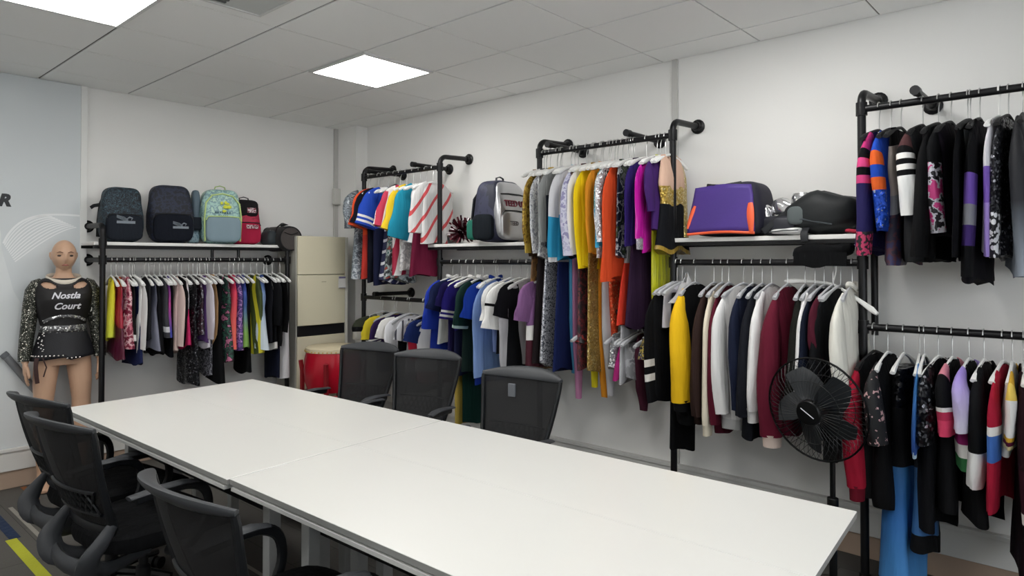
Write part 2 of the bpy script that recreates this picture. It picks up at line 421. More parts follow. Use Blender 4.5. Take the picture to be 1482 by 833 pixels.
rod(PY5[1],PY5[2],1.47); rod(PY5[2],PY5[3],2.18,(2.66,2.08)); rod(PY5[2],PY5[3],1.175)
rod(PY5[3],PY5[4],1.47); rod(PY5[4],PY5[5],2.18,(.63,)); rod(PY5[4],PY5[5],1.175)
# shelves of white board on a dark edge
SHW=solid('#e9e8e4',.35,name='shelf_white'); 
def shelf(name,x0,x1,y0,y1,z,label,front):
    t=thing(name,label,'shelf',((x0+x1)/2,(y0+y1)/2,z),0,'white shelf boards')
    a,b=(x1-x0)/2,(y1-y0)/2
    MB().box(-a,a,-b,b,-.022,0).build('board',SHW,t,smooth=False,bevel=.002)
    m=MB()
    if front=='x': m.box(-a,-a+.025,-b,b,-.042,-.023); m.box(a-.025,a,-b,b,-.042,-.023)
    else: m.box(-a,a,-b,-b+.025,-.042,-.023); m.box(-a,a,b-.025,b,-.042,-.023)
    m.build('bracket_rail',PIPE,t,smooth=False)
    return t
SZ=1.603
shelf('wall_shelf',3.375,3.70,2.80,3.86,SZ,'white shelf board carrying the silver backpack','x')
shelf('wall_shelf',3.375,3.70,.88,1.90,SZ,'white shelf board carrying the purple duffel bag','x')
YP=5.10
shelf('wall_shelf',1.50,2.93,5.075,5.37,SZ+.004,'white shelf board carrying the row of backpacks','y')
lr=thing('pipe_clothes_rack','black pipe clothes rack on the back wall under the backpacks','clothes rack',(2.25,YP,0))
def L2(p): return (p[0]-2.25,p[1]-YP,p[2])
for x in (1.545,2.90):
    m=MB(); z=1.72
    pts=[L2((x,YP-.045,.02)),L2((x,YP-.045,z-.05))]+[L2(q) for q in arc((x,YP+.005,z-.05),.05,PI,PI/2,6,'yz')]+[L2((x,WY-.03,z))]
    m.tube(pts,PR,10); u=m.build('upright',PIPE,lr)
    m=MB(); flange(m,L2((x,WY-.001,z)),'y'); m.build('wall_flange',PIPE,u)
    m=MB(); m.tube([L2((x,YP-.045,1.485)),L2((x,WY-.03,1.485))],.0165,10); flange(m,L2((x,WY-.001,1.485)),'y'); m.build('support_arm',PIPE,u)
    m=MB(); m.lathe([(.0005,0),(.03,0),(.03,.01),(.025,.018),(.025,.05),(.0005,.05)],16,L2((x,YP-.045,0))); m.build('floor_flange',PIPE,u)
    for zz in (1.485,1.60): m=MB(); m.lathe([(.0005,zz-.03),(.025,zz-.03),(.025,zz+.03),(.0005,zz+.03)],12,L2((x,YP-.045,0))); m.build('fitting',PIPE,u)
m=MB(); m.tube([L2((1.545,YP-.045,1.485)),L2((2.90,YP-.045,1.485))],.0165,10); o=m.build('rail',PIPE,lr)
for px in (307,345):
    x=onY(px,367,YP).x; m=MB(); m.tube([L2((x,YP,1.485)),L2((x,YP,1.565))],.012,8); m.build('rail_hanger',PIPE,lr)
# ------------------------------------------------------------------ desks
TA,TB,TD,TC=Vector((1.02,3.885)),Vector((2.045,3.970)),Vector((1.085,.475)),Vector((2.140,.563))
def tp(u,v): return TA.lerp(TB,u).lerp(TD.lerp(TC,u),v)
DTOP=solid('#dcdbd6',.32,spec=.5,name='desk_laminate'); DEDGE=solid('#8d8d8a',.5,name='desk_edge'); DLEG=solid('#a9abab',.4,metal=.2,name='desk_frame_grey'); DTRAY=solid('#0b0c0e',.6,name='desk_tray')
def desk(u0,u1,v0,v1,label,front):
    c=tp((u0+u1)/2,(v0+v1)/2); t=thing('desk',label,'desk',(c.x,c.y,0),0,'white desks pushed into one long table')
    def P(u,v): q=tp(u,v)-c; return (q.x,q.y)
    q=[P(u0,v0),P(u1,v0),P(u1,v1),P(u0,v1)]
    m=MB(); vs=[(x,y,z) for z in (.7315,.7495,.75) for x,y in q]
    ins=[]; 
    cx=sum(a for a,_ in q)/4; cy=sum(b for _,b in q)/4
    for x,y in q: ins.append((x+(cx-x)*.004,y+(cy-y)*.004,.75))
    vs=[(x,y,.7315) for x,y in q]+[(x,y,.7485) for x,y in q]+ins
    m.add(vs,[(0,1,2,3)]); m.mi=1
    m.f+= [(i,(i+1)%4,4+(i+1)%4,4+i) for i in range(4)]; m.m+=[1]*4
    m.f+= [(4+i,4+(i+1)%4,8+(i+1)%4,8+i) for i in range(4)]+[(8,9,10,11)]; m.m+=[0]*5
    m.build('tabletop',[DTOP,DEDGE],t,smooth=False)
    du=.24/1.03; dv=.12/3.41
    ua,ub=(u0+du,u1-.06) if front else (u0+.06,u1-du)
    va,vb=v0+(dv if v0>.3 else .22/3.41), v1-(dv if v1<.8 else .22/3.41)
    legs=[(ua,va),(ub,va),(ua,vb),(ub,vb)]
    for u,v in legs:
        x,y=P(u,v); m=MB(); m.box(x-.024,x+.024,y-.024,y+.024,.0,.7); m.build('leg',DLEG,t,smooth=False,bevel=.003)
        m=MB(); m.box(x-.027,x+.027,y-.027,y+.027,-.0,.02); m.build('foot_cap',BLK2,t,smooth=False) if False else None
    m=MB()
    def rail(a,b,z0,z1,w):
        A=Vector(P(*a)+((z0+z1)/2,)); B=Vector(P(*b)+((z0+z1)/2,)); m.tube([A,B],((z1-z0)/2*1.414,w/2*1.414),4,ref=None,pw=1) if False else None
        d=(B-A).normalized(); n=Vector((-d.y,d.x,0))*w/2
        vs=[]
        for p in (A,B):
            for s,z in ((-1,z0),(1,z0),(1,z1),(-1,z1)): vs.append((p.x+n.x*s,p.y+n.y*s,z))
        m.add(vs,[(0,1,2,3),(7,6,5,4),(0,4,5,1),(1,5,6,2),(2,6,7,3),(3,7,4,0)])
    uu=u0+.012 if front else u1-.012
    rail((uu,v0+.004),(uu,v1-.004),.7135,.7255,.03); m.build('edge_rail',solid('#c4c4c1',.45,name='rail_light'),t,smooth=False)
    m=MB(); rail((ua,va),(ua,vb),.575,.63,.03); rail((ub,va),(ub,vb),.575,.63,.03); rail((ua,va),(ub,va),.66,.7,.03); rail((ua,vb),(ub,vb),.66,.7,.03)
    m.build('frame',DLEG,t,smooth=False)
    m=MB(); rail((ua+.03,va),(ua+.03,vb),.515,.7255,.012); um=(ua+ub)/2
    rail((um,va),(um,vb),.55,.57,.2)
    o=m.build('cable_tray',DTRAY,t,smooth=False)
    m=MB(); 
    for k in range(9):
        f=va+(vb-va)*(.18+.075*k); rail((ua+.022,f),(ua+.022,f+.008),.665,.672,.004)
    m.build('tray_slot',solid('#85878a',.5),o,smooth=False)
    return t
G_=.0005
desk(0,.51-G_,0,.491-G_,'white desk at the far left quarter of the long table','f' and True)
desk(.51+G_,1,0,.491-G_,'white desk at the far right quarter, before the two far mesh chairs',False)
desk(.009,.51-G_,.491+G_,1,'white desk at the near left quarter of the long table',True)
desk(.51+G_,1,.491+G_,1,'white desk at the near right quarter, nearest the electric fan',False)
# ------------------------------------------------------------------ mesh office chairs
NET=netting('#0b0c0f',.8); FRM=solid('#121417',.42,name='chair_plastic'); SEATM=cloth('#0e0f12',.9); RAILM=solid('#36383b',.5,name='chair_rail')
def sidex(v): return -.205-.135*v
def hw(v): return .16+.066*min(1,v*1.15)**.8
def bk(u,v): # u -1..1, v 0..1
    z=.53+.39*v; return Vector((sidex(v)+.055*u*u*(.4+.6*v)-.012*math.sin(PI*v), u*hw(v), z-.012*u*u*(v>.95)))
def make_chair(label,loc,rz):
    t=thing('office_chair',label,'office chair',loc,rz,'black mesh office chairs at the table')
    m=MB()
    m.soft(.245,.245,.042,.5,28,10,lambda p: Vector((p.x-.02*0,p.y*(1-.08*(p.x<-.1)),p.z-.03*max(0,(p.x-.12)/.13)**2+.015*(p.y/.25)**2)),(.035,0,.462)); m.build('seat',SEATM,t)
    m=MB(); rs=[]
    NU,NV=16,14
    for off in (0,-.004):
        for j in range(NV+1): pass
    grid=[[bk(-1+2*i/NU,j/NV) for i in range(NU+1)] for j in range(NV+1)]
    vs=[p for r in grid for p in r]; m.add(vs,[(j*(NU+1)+i,j*(NU+1)+i+1,(j+1)*(NU+1)+i+1,(j+1)*(NU+1)+i) for j in range(NV) for i in range(NU)])
    b=m.build('backrest',NET,t,mods=[('SOLIDIFY',dict(thickness=.004,offset=0))])
    m=MB()
    for s in (-1,1): m.tube([bk(s,v/10*.985) for v in range(11)],[(.016-.005*v/10,.011) for v in range(11)],8,ref=(1,0,0))
    m.tube([bk(-1+2*i/10,0)+Vector((0,0,-.002)) for i in range(11)],(.02,.012),8,ref=(0,0,1)); m.build('back_frame',FRM,t)
    m=MB(); m.tube([bk(-1.03+2.06*i/20,1)+Vector((-.012*(1-abs(-1+2*i/20)**3),0,.0)) for i in range(21)],[(.011+.029*(1-abs(-1+2*i/20)**2.2),.0125-.004*abs(-1+2*i/20)**4) for i in range(21)],12,ref=(-.75,0,.65)); m.build('top_rail',RAILM,t)
    m=MB()
    for k in range(9):
        for s in (1,-1):
            u0=-.72+k*.16; m.tube([bk(max(-.8,min(.8,u0+s*.12*(q-.5)*2)),.17+.2*q)+Vector((-.008,0,0)) for q in (0,.33,.66,1)],.0042,5)
    for v in (.16,.38): m.tube([bk(-.85+1.7*i/8,v)+Vector((-.008,0,0)) for i in range(9)],.007,6)
    m.build('lumbar_support',FRM,t)
    m=MB()
    for s in (-1,1):
        m.tube(smooth([bk(s,.06),Vector((-.232,s*.17,.50)),Vector((-.262,s*.158,.455)),Vector((-.25,s*.13,.405)),Vector((-.17,s*.10,.382)),Vector((-.02,s*.08,.392))],5),spread([(.018,.012),(.03,.016),(.04,.022),(.042,.026),(.03,.022),(.02,.015)],5),10,ref=(1,0,.3))
    m.tube([(-.25,-.14,.415),(-.262,-.07,.405),(-.265,0,.402),(-.262,.07,.405),(-.25,.14,.415)],(.032,.02),10,ref=(0,0,1))
    m.build('back_bracket',RAILM,t)
    for s in (-1,1):
        m=MB(); m.tube(smooth([(.0,s*.17,.405),(.02,s*.225,.405),(.075,s*.245,.45),(.115,s*.25,.53),(.105,s*.25,.61),(.05,s*.248,.648),(-.03,s*.246,.652),(-.15,s*.242,.642)],4),[(.013,.018)]*29,8,ref=(0,1,0)); a=m.build('armrest',FRM,t)
        m=MB(); m.tube([(.07,s*.248,.655),(.02,s*.247,.664),(-.06,s*.245,.664),(-.175,s*.242,.654)],[(.02,.006),(.026,.009),(.027,.009),(.022,.007)],10,ref=(0,1,0)); m.build('arm_pad',RAILM,a)
    m=MB(); m.lathe([(.001,.09),(.045,.09),(.045,.12),(.026,.13),(.026,.3),(.017,.31),(.017,.39),(.001,.39)],14); m.box(-.09,.1,-.08,.08,.385,.425); m.build('gas_lift',BLK2,t)
    m=MB(); ends=[]
    for k in range(5):
        a=2*PI*k/5+.3; c,s=math.cos(a),math.sin(a); ends.append((c,s)); m.tube([(.03*c,.03*s,.105),(.16*c,.16*s,.095),(.262*c,.262*s,.075)],[(.022,.024),(.018,.02),(.014,.016)],8,ref=(0,0,1))
    bs=m.build('base',FRM,t)
    for c,s in ends:
        m=MB(); 
        for o in (-.017,.017):
            ring=[[(.262*c-s*(o+w),.262*s+c*(o+w),0)] for w in (0,)]
            px,py=.262*c-s*o,.262*s+c*o
            rs=[]
            for w in (-.010,.010):
                rs.append([(px-s*w+c*.027*math.cos(q),py+c*w+s*.027*math.cos(q),.028+.027*math.sin(q)) for q in [2*PI*i/14 for i in range(14)]])
            m.rings(rs)
        m.build('caster',BLK2,bs)
    return t
def chair_pos(mid,rz,lx=-.295):
    return (mid[0]-lx*math.cos(rz),mid[1]-lx*math.sin(rz),0)
c0=make_chair('black mesh office chair by the mannequin, farthest on the left side',chair_pos((.775,3.295),R(9)),R(9))
def chair(mid,deg,label): dup(c0,chair_pos(mid,R(deg)),R(deg),label)
chair((.717,2.775),7,'black mesh office chair in the middle of the left side')
chair((.712,1.717),1,'black mesh office chair nearest the viewer, at bottom left')
chair((2.655,3.60),194,'black mesh office chair in front of the red drum')
chair((2.668,3.05),196,'black mesh office chair between the drum chair and the grey-tabbed chair')
c6=(2.524,2.185)
chair(c6,187,'black mesh office chair on the far side with a grey tag on its back')
t6=[o for o in COL.objects if o.get('label','').startswith('black mesh office chair on the far side')][0]
m=MB(); m.box(-.008,.006,-.02,.02,-.035,.03); tg=m.build('grey_tab',solid('#6d7075',.7),t6,bevel=.003); tg.location=bk(-.3,.78)+Vector((.012,0,0)); tg['label']='grey fabric tab'
# ------------------------------------------------------------------ air conditioner
t=thing('air_conditioner','tall cream floor-standing air conditioner in the room corner','air conditioner',(3.185,5.12,0))
CR=solid('#d9d2b8',.4,name='cream_plastic'); CR2=solid('#cfc8ae',.42,name='cream_plastic_dark')
def acfront(m,z0,z1,x0,x1,y,bul=.022,back=.16):
    poly=[]
    for i in range(13):
        u=-1+2*i/12; poly.append((x0+(x1-x0)*i/12,y-bul*(1-u*u)))
    poly+= [(x1,back),(x0,back)]
    m.prism(poly,z0,z1,'z')
m=MB(); m.box(-.245,.245,-.13,.17,0.0,1.685); m.build('cabinet',solid('#a9a79e',.5,name='ac_side_grey'),t,bevel=.008,smooth=False)
for nm,z0,z1,mt in (('upper_panel',1.365,1.682,CR),('middle_panel',.945,1.36,CR),('lower_panel',.03,.855,CR)):
    m=MB(); acfront(m,z0,z1,-.24,.215,-.15,.02,-.1305); m.build(nm,mt,t,bevel=.004,ang=30)
m=MB(); m.box(.217,.243,-.152,-.1305,.03,1.682); m.build('edge_trim',solid('#d7d5cc',.4),t,bevel=.003)
m=MB(); m.box(-.235,.21,-.148,-.1305,.857,.943); m.build('air_outlet',solid('#17171a',.3),t,bevel=.004)
m=MB(); m.box(.135,.205,-.1725,-.166,1.245,1.345); lb=m.build('energy_label',solid('#e4e2df',.5),t,smooth=False)
m=MB(); m.box(.137,.203,-.1735,-.1724,1.328,1.343); m.box(.14,.2,-.1735,-.1724,1.246,1.25); m.build('label_print',solid('#6d6790',.5),lb,smooth=False)
m=MB(); m.box(-.03,.012,-.1735,-.170,1.30,1.306); m.build('maker_mark',solid('#a59f88',.4),t,smooth=False)
# ------------------------------------------------------------------ red drum on its stand
t=thing('drum','red barrel drum with a pale skin on a red wooden stand','drum',(3.035,4.60,0))
RED=solid('#b3152a',.25,name='red_lacquer'); DRED=solid('#8a1a22',.4,name='red_wood')
m=MB(); m.lathe([(.001,.47),(.19,.47),(.215,.55),(.222,.63),(.215,.72),(.2,.785),(.001,.785)],36); m.build('shell',RED,t)
m=MB(); m.lathe([(.001,.812),(.195,.81),(.207,.80),(.209,.772),(.203,.772),(.2005,.787),(.001,.787)],36); sk=m.build('skin',solid('#cfc3a5',.6),t)
m=MB()
for k in range(40):
    a=2*PI*k/40; m.soft(.006,.006,.006,1,8,4,None,(.211*math.cos(a),.211*math.sin(a),.78))
m.build('studs',solid('#c9a658',.3,metal=.8),sk)
for k in range(4):
    a=PI/4+PI/2*k; c,s=math.cos(a),math.sin(a); m=MB(); m.tube([(.245*c,.245*s,0),(.235*c,.235*s,.3),(.237*c,.237*s,.62),(.25*c,.25*s,.7)],(.02,.02),6); m.build('leg',DRED,t)
m=MB(); m.tube([(.237*math.cos(a),.237*math.sin(a),.44) for a in [2*PI*k/24 for k in range(24)]],(.018,.014),6,ref=(0,0,1),loop=True); m.tube([(.237*math.cos(a),.237*math.sin(a),.2) for a in [2*PI*k/24 for k in range(24)]],(.015,.012),6,ref=(0,0,1),loop=True); m.build('stand_ring',DRED,t)
# ------------------------------------------------------------------ pedestal fan
ft=thing('electric_fan','black pedestal fan with wire cage before the right clothes rack','fan',(3.03,.955,0))
FZ=.842; ax=R(180-12); 
fh=Matrix.Translation((0,0,FZ))@Matrix.Rotation(ax,4,'Z')@Matrix.Rotation(R(6),4,'Y')   # local +x blows
def fan_part(m,name,mat,par):
    o=m.build(name,mat,par); return o
def X(m): 
    m.v=[tuple(fh@Vector(v)) for v in m.v]; return m
FR=.222
DK=solid('#0a0b0c',.35,name='fan_black'); GREYB=solid('#26292c',.35,name='fan_blade_grey')
px_,py_=-.13*math.cos(ax),-.13*math.sin(ax)
m=MB(); m.lathe([(.001,0),(.19,0),(.19,.015),(.16,.035),(.04,.05),(.001,.05)],32,(px_,py_,0)); m.build('base',DK,ft)
m=MB(); m.tube([(px_,py_,.04),(px_,py_,.42)],.017,10); m.tube([(px_,py_,.42),(px_,py_,FZ-.06)],.012,10); m.lathe([(.001,.40),(.024,.40),(.024,.44),(.001,.44)],12,(px_,py_,0)); m.box(px_-.035,px_+.035,py_-.03,py_+.03,FZ-.24,FZ-.1); m.build('pole',DK,ft,bevel=.004)
m=MB(); m.soft(.06,.055,.06,.7,16,10,None,(-.14,0,-.0)); m.tube([(-.14,0,-.04),(-.12,0,-.11)],.03,8); X(m).build('motor',DK,ft)
def cage(front):
    m=MB(); s=1 if front else -1; NW=54
    prof=[(.05,.062),(.12,.058),(.18,.04),(.205,.015),(FR,.0)] if front else [(.05,-.07),(.14,-.066),(.19,-.045),(.207,-.018),(FR,0)]
    for k in range(NW):
        a=2*PI*k/NW; b=a+.18
        pts=[(x,r*math.cos(a+(b-a)*(1-r/FR)),r*math.sin(a+(b-a)*(1-r/FR))) for r,x in prof]; m.tube(pts,.0011,4)
    for r,x in ((FR,0),(.135,.054 if front else -.066)):
        m.tube([(x,r*math.cos(2*PI*i/40),r*math.sin(2*PI*i/40)) for i in range(40)],.0045 if r==FR else .0014,6,loop=True)
    return X(m)
cage(True).build('front_grille',DK,ft); cage(False).build('rear_grille',DK,ft)
m=MB(); m.lathe([(.001,.045),(.055,.045),(.056,.06),(.05,.07),(.001,.072)],24,axis='x'); cap=X(m).build('grille_badge',DK,ft)
m=MB(); m.tube([(.0728,.028*q,.018*-q) for q in (-1,-.4,.3,1)],.0022,5); X(m).build('badge_mark',solid('#c9cbd0',.3),cap)
m=MB()
m.lathe([(.001,-.04),(.035,-.04),(.035,.03),(.02,.04),(.001,.04)],20,axis='x'); hb=X(m).build('hub',DK,ft)
for k in range(5):
    a0=2*PI*k/5+.35; m=MB(); rs=[]
    for i in range(8):
        r=.03+.155*i/7; wd=.25+.42*math.sin(PI*min(1,.12+i/7*.8))**.8; wd*=.105/max(r,.08)
        ring=[]
        for q in range(9):
            f=-1+2*q/8; a=a0+f*wd*.9+.5*(r-.03)/.155; ring.append((.022*f*(1.2-r*2),r*math.cos(a),r*math.sin(a)))
        rs.append(ring+[(p[0]-.003,p[1],p[2]) for p in ring[::-1]])
    m.rings(rs); X(m).build('blade',GREYB,hb)
# ------------------------------------------------------------------ leaning grey pole
a=onY(9,516,5.335); d=onY(60,575,5.335)-a; k=(a.z-.02)/-d.z; e=a+d*k
t=thing('leaning_pole','flat grey metal pole leaning behind the mannequin','pole',(e.x,5.325,0))
m=MB(); m.tube([(0,0,.02),(a.x-e.x,0,a.z)],(.022,.008),8,ref=(1,0,1)); m.build('shaft',solid('#8d9094',.4,metal=.4),t)
m=MB(); q=Vector((a.x-e.x,0,a.z)); m.tube([q,q+Vector((-.02,0,.023))],(.024,.01),8,ref=(1,0,1)); m.build('end_cap',solid('#6b6e72',.5),t)
# ------------------------------------------------------------------ hangers
HK=solid('#bdbdbb',.3,metal=.6,name='hook_wire'); HW=solid('#e9e9e6',.35,name='hanger_white'); HB=solid('#18181a',.6,name='hanger_black'); HG=solid('#b9babd',.35,name='hanger_grey'); HWOOD=solid('#8a5a3a',.5,name='hanger_wood')
HPROTO={}
def hook_mb(r=.0024):
    m=MB(); pts=[(0,0,-.108),(0,0,-.06),(.003,0,-.036)]+[(.0205*math.cos(a),0,.0205*math.sin(a)) for a in [R(-58+ i*25) for i in range(11)]]
    m.tube(pts,r,6); return m
def hanger(style,label,loc,rz,group,wide=.2):
    key=(style,wide)
    if key in HPROTO: return dup(HPROTO[key],loc,rz,label)
    t=thing('clothes_hanger',label,'clothes hanger',loc,rz,'clothes hangers on the racks')
    mat,hm=dict(white=(HW,HK),grey=(HG,HK),black=(HB,HK),wood=(HWOOD,HK),plastic=(HW,HW))[style]
    hook_mb(.0024 if hm is HK else .0038).build('hook',hm,t)
    m=MB(); pts=[];rr=[]
    for i in range(17):
        u=-1+2*i/16; x=u*wide; pts.append((x,0,-.108-.062*abs(u)**1.35)); e=abs(u)
        rr.append((.007+.011*e**2.5 if e<1 else .008,.006+.006*e**3))
    m.tube(pts,rr,8,ref=(0,0,1)); m.build('shoulder_bar',mat,t)
    HPROTO[key]=t; return t
# ------------------------------------------------------------------ garments
RACK={ # axis, rod position, rod height, front plane, wording, hanger
 'A':('x',YP-.045,1.485,4.865,'under the backpacks','white'),
 'B':('y',XP,2.18,3.18,'on the upper corner rail','white'),
 'C':('y',XP,1.175,3.18,'on the low corner rail','grey'),
 'D':('y',XP,1.47,3.18,'under the silver backpack','white'),
 'E':('y',XP,2.18,3.18,'on the tall middle rail','white'),
 'F':('y',XP,1.175,3.18,'low on the middle rack','grey'),
 'G':('y',XP,1.47,3.18,'under the purple duffel','grey'),
 'H':('y',XP,2.18,3.18,'at the upper far right','black'),
 'I':('y',XP,1.175,3.18,'at the lower far right','white')}
KIND={ # name, category, half widths down the body, thickness, shoulder drop
 'tee':('t_shirt','t-shirt',[(0,.19),(.12,.2),(.5,.195),(1,.205)],.028,.055),
 'long':('long_sleeved_shirt','shirt',[(0,.18),(.15,.19),(.5,.18),(1,.19)],.036,.055),
 'jacket':('jacket','jacket',[(0,.19),(.15,.205),(.6,.2),(.92,.2),(1,.185)],.05,.055),
 'tank':('sleeveless_shirt','shirt',[(0,.125),(.1,.125),(.24,.16),(.6,.15),(1,.17)],.034,.03),
 'dress':('dress','dress',[(0,.13),(.12,.14),(.3,.16),(.45,.14),(1,.2)],.036,.035),
 'ldress':('long_sleeved_dress','dress',[(0,.17),(.12,.18),(.4,.15),(1,.2)],.036,.05),
 'pants':('trousers','trousers',[(0,.115),(.12,.13),(.4,.125),(1,.12)],.032,.0),
 'skirt':('skirt','skirt',[(0,.12),(.3,.15),(1,.19)],.036,.0),
 'sash':('costume_sash','sash',[(0,.035),(.3,.06),(.75,.055),(1,.012)],.02,.01),
 'drape':('draped_costume','costume',[(0,.03),(.3,.055),(.6,.11),(1,.16)],.03,.02),
 'flare':('flared_trousers','trousers',[(0,.11),(.3,.12),(.6,.14),(1,.2)],.05,.0),
 'bare':('sleeveless_costume','costume',[(0,.12),(.15,.14),(.5,.15),(1,.16)],.036,.03)}
GL=[]
def g(rack,px,pyb,kind,mat,desc,**k): GL.append((rack,px,pyb,kind,mat,desc,k))
def interp(pr,v):
    for (a,x),(b,y) in zip(pr,pr[1:]):
        if v<=b: return x+(y-x)*(v-a)/max(b-a,1e-6)
    return pr[-1][1]
def build_garment(rack,along,zh,zs,kind,mat,desc,k,gap,idx):
    axis,rodp,zr,front,words,hst=RACK[rack]
    nm,cat,prof,th,drop=KIND[kind]
    rz=R(rnd.uniform(-7,7)) if 'rz' not in k else R(k['rz'])
    loc=(along,rodp,zr) if axis=='x' else (rodp,along,zr)
    if axis=='x': rz+=PI/2
    ws=k.get('w',1.); th=k['th'] if 'th' in k else min(th,max(.015,gap*.72)); L=zh-zr
    if axis=='x': ws*=.92
    rr=random.Random(idx*31+5); ph=rr.uniform(0,6); nf=rr.choice((2,2.5,3)); amp=min(.02,gap*.35)*k.get('wave',1.)
    zt=-.104+k.get('dz',0)
    if kind in('pants','skirt','flare'): zt-=.06
    n=32; m=MB(); rs=[]; NL=22
    bands=k.get('bands'); mats=[mat]; bidx=[]
    if bands:
        mats=[b[1] for b in bands]
    sw=k.get('sway',0.)
    wl=k.get('cut',rr.uniform(-.05,.05) if kind in('dress','ldress','long','bare','sash','tank','skirt') else 0)              # slanted hem
    for j in range(NL+1):
        v=j/NL; hwid=interp(prof,v)*ws; t=th*(.22+.78*min(1,v/.16)) if kind not in('pants','skirt','flare') else th
        t*= (.72+.6*v)*(1+.10*math.sin(7*v+ph))
        ring=[]
        for i in range(n):
            a=2*PI*i/n; c,s_=math.cos(a),math.sin(a)
            x=hwid*math.copysign(abs(c)**.8,c)
            q=abs(x)/.2
            top=zt-drop*q**1.3*(1 if kind not in('tank','dress','bare') else 1)
            if kind in('tank','dress','bare') and abs(x)<.07: top-=.05*(1-(abs(x)/.07)**2)
            elif kind in('tee','long','jacket','ldress') and abs(x)<.06: top-=.02*(1-(abs(x)/.06)**2)
            bot=L+wl*(x/.2)*.5+.5*abs(wl)+(.016 if kind not in('jacket','tee') else .008)*math.sin(5*x/.2+ph)
            z=top+(bot-top)*v
            y=t*math.copysign(abs(s_)**.75,s_)
            y+=amp*v**.8*math.sin(nf*x/.2*1.7+ph)+amp*.5*v*math.sin(nf*2.3*x/.2+ph*2+3*v)
            if kind=='pants' and v>.35: y*=1; 
            ring.append((x+sw*v,y,z))
        rs.append(ring)
    split=kind=='pants'
    m.rings(rs)
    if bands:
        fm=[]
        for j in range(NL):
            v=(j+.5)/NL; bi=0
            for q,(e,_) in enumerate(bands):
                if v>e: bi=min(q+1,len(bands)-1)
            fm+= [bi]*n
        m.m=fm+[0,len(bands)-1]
    sm=k.get('s'); has_s=sm is not None
    lab=f'{desc} {words}' if not k.get('lab') else k['lab']
    if has_s or k.get('collar') or k.get('extra'):
        root=thing(nm,lab,cat,loc,rz)
        m.build('body',mats,root,ang=60)
    else:
        o=m.build(nm,mats,None,ang=60); o.location=loc; o.rotation_euler=(0,0,rz); tag(o,lab,cat); root=o
    if has_s:
        short=kind=='tee'
        w0=interp(prof,.05)*ws
        zsh=zt-drop*(w0/.2)**1.3-.012
        Ls=(zr+zsh)-zs if zs is not None else (.23 if short else .56)
        Ls=max(.12,Ls)
        tilt=k.get('tilt',.25 if short else .06)
        for sd in ((-1,1) if not k.get('rear') else (1,)):
            P=[];Q=[]
            tl=tilt if sd<0 else min(tilt,.06)
            lim=.085
            for j in range(16):
                u=j/15; q=min(1,u/.22); e=1-(1-q)**2
                x=sd*(w0-.065+.075*e+tl*Ls*max(0,u-.1)+(.0 if short else .012*math.sin(PI*u)))
                z=zsh+.018-.018*e-Ls*u
                y=(.3 if kind=='jacket' else .7)*amp*math.sin(ph+2.4*u+sd)*u+(0 if short else .35*min(th,.03)*math.sin(PI*u*1.0+ph))
                P.append((x,y,z))
                ry=min(th*1.1,gap*.6,.05 if kind=='jacket' else .026 if short else .034)*(.35+.65*min(1,u*4))*(1 if short else (.92+.12*math.sin(PI*u)))
                rx=(.024+.040*min(1,u/.25)**.8)*(1.2 if short else 1.0)*k.get('sw',.85 if rack in 'EH' else 1.)
                if not short: rx*=1+.08*math.sin(PI*u)-.26*u
                else: rx*=1+.2*u
                if kind=='jacket': gr=.78+.42*math.sin(PI*.5*min(1,u*1.15))-.12*max(0,u-.9)*10*.5; rx*=gr; ry*=.8+.35*u
                if k.get('flare') and u>.75: rx*=1+k['flare']*(u-.75)*4
                rx*=1+.07*math.sin(11*u+ph)*u
                if sd>0: rx=min(rx,.06)
                Q.append((rx,ry))
            mm=MB(); mm.tube(P,Q,18,ref=(1,0,0)); smats=[sm]
            for q in range(len(mm.v)):
                u=(q//18)/15; a=2*PI*(q%18)/18; o=Vector(mm.v[q]); cc=Vector(P[q//18]); f=1+u*(.10*math.sin(3*a+ph+1.5*u)+.07*math.sin(5*a+9*u+ph*2)); mm.v[q]=tuple(cc+(o-cc)*f)
            if k.get('sb'):
                smats=[b[1] for b in k['sb']]; fm=[]
                for j in range(15):
                    v=(j+.5)/15; q_=0
                    for q,(e,_) in enumerate(k['sb']):
                        if v>e: q_=min(q+1,len(k['sb'])-1)
                    fm+=[q_]*18
                mm.m=fm+[0,len(smats)-1]
            so=mm.build('sleeve',smats,root,ang=60)
            if k.get('cuff'):
                mm=MB(); e=Vector(P[-1]); r_=Q[-1]; cl=k.get('cl',.06)
                mm.tube([e+Vector((0,0,.008)),e+Vector((0,0,-.01)),e+Vector((0,0,-cl))],[(r_[0]*.97,r_[1]*.97),(r_[0]*.85,r_[1]*.85),(r_[0]*.78,r_[1]*.8)],14,ref=(1,0,0)); mm.build('cuff',k['cuff'],so)
    if k.get('collar'):
        mm=MB(); mm.tube([(.062*math.cos(a),.02*math.sin(a),zt-.004-.028*(1-abs(math.cos(a)))+.01) for a in [2*PI*i/16 for i in range(16)]],(.012,.006),6,ref=(0,0,1),loop=True); mm.build('collar',k['collar'],root)
    if k.get('hem'):
        mm=MB(); rg=rs[-1]; rg2=rs[-2]
        mm.rings([[(p[0]*1.02,p[1]*1.05,p[2]+.002) for p in rg],[(p[0]*.98,p[1]*.95,p[2]-k.get('hl',.05)) for p in rg]]); ho=mm.build('hem_band',k['hem'],root if (has_s or k.get('collar')) else root,ang=60)
    if k.get('extra'): k['extra'](root,zt,L,th,ws,prof,zr)
    st=k.get('h',hst)
    if st:
        hn={'white':'white','grey':'grey','black':'black','wood':'wooden','plastic':'white plastic'}[st]
        dz=k.get('dz',0)
        hl=f'{hn} hanger of the {desc} {words}'
        if len(hl.split())>16: print('LONG',hl)
        hanger(st,hl,loc,rz,None,.2 if axis=='y' else .19)
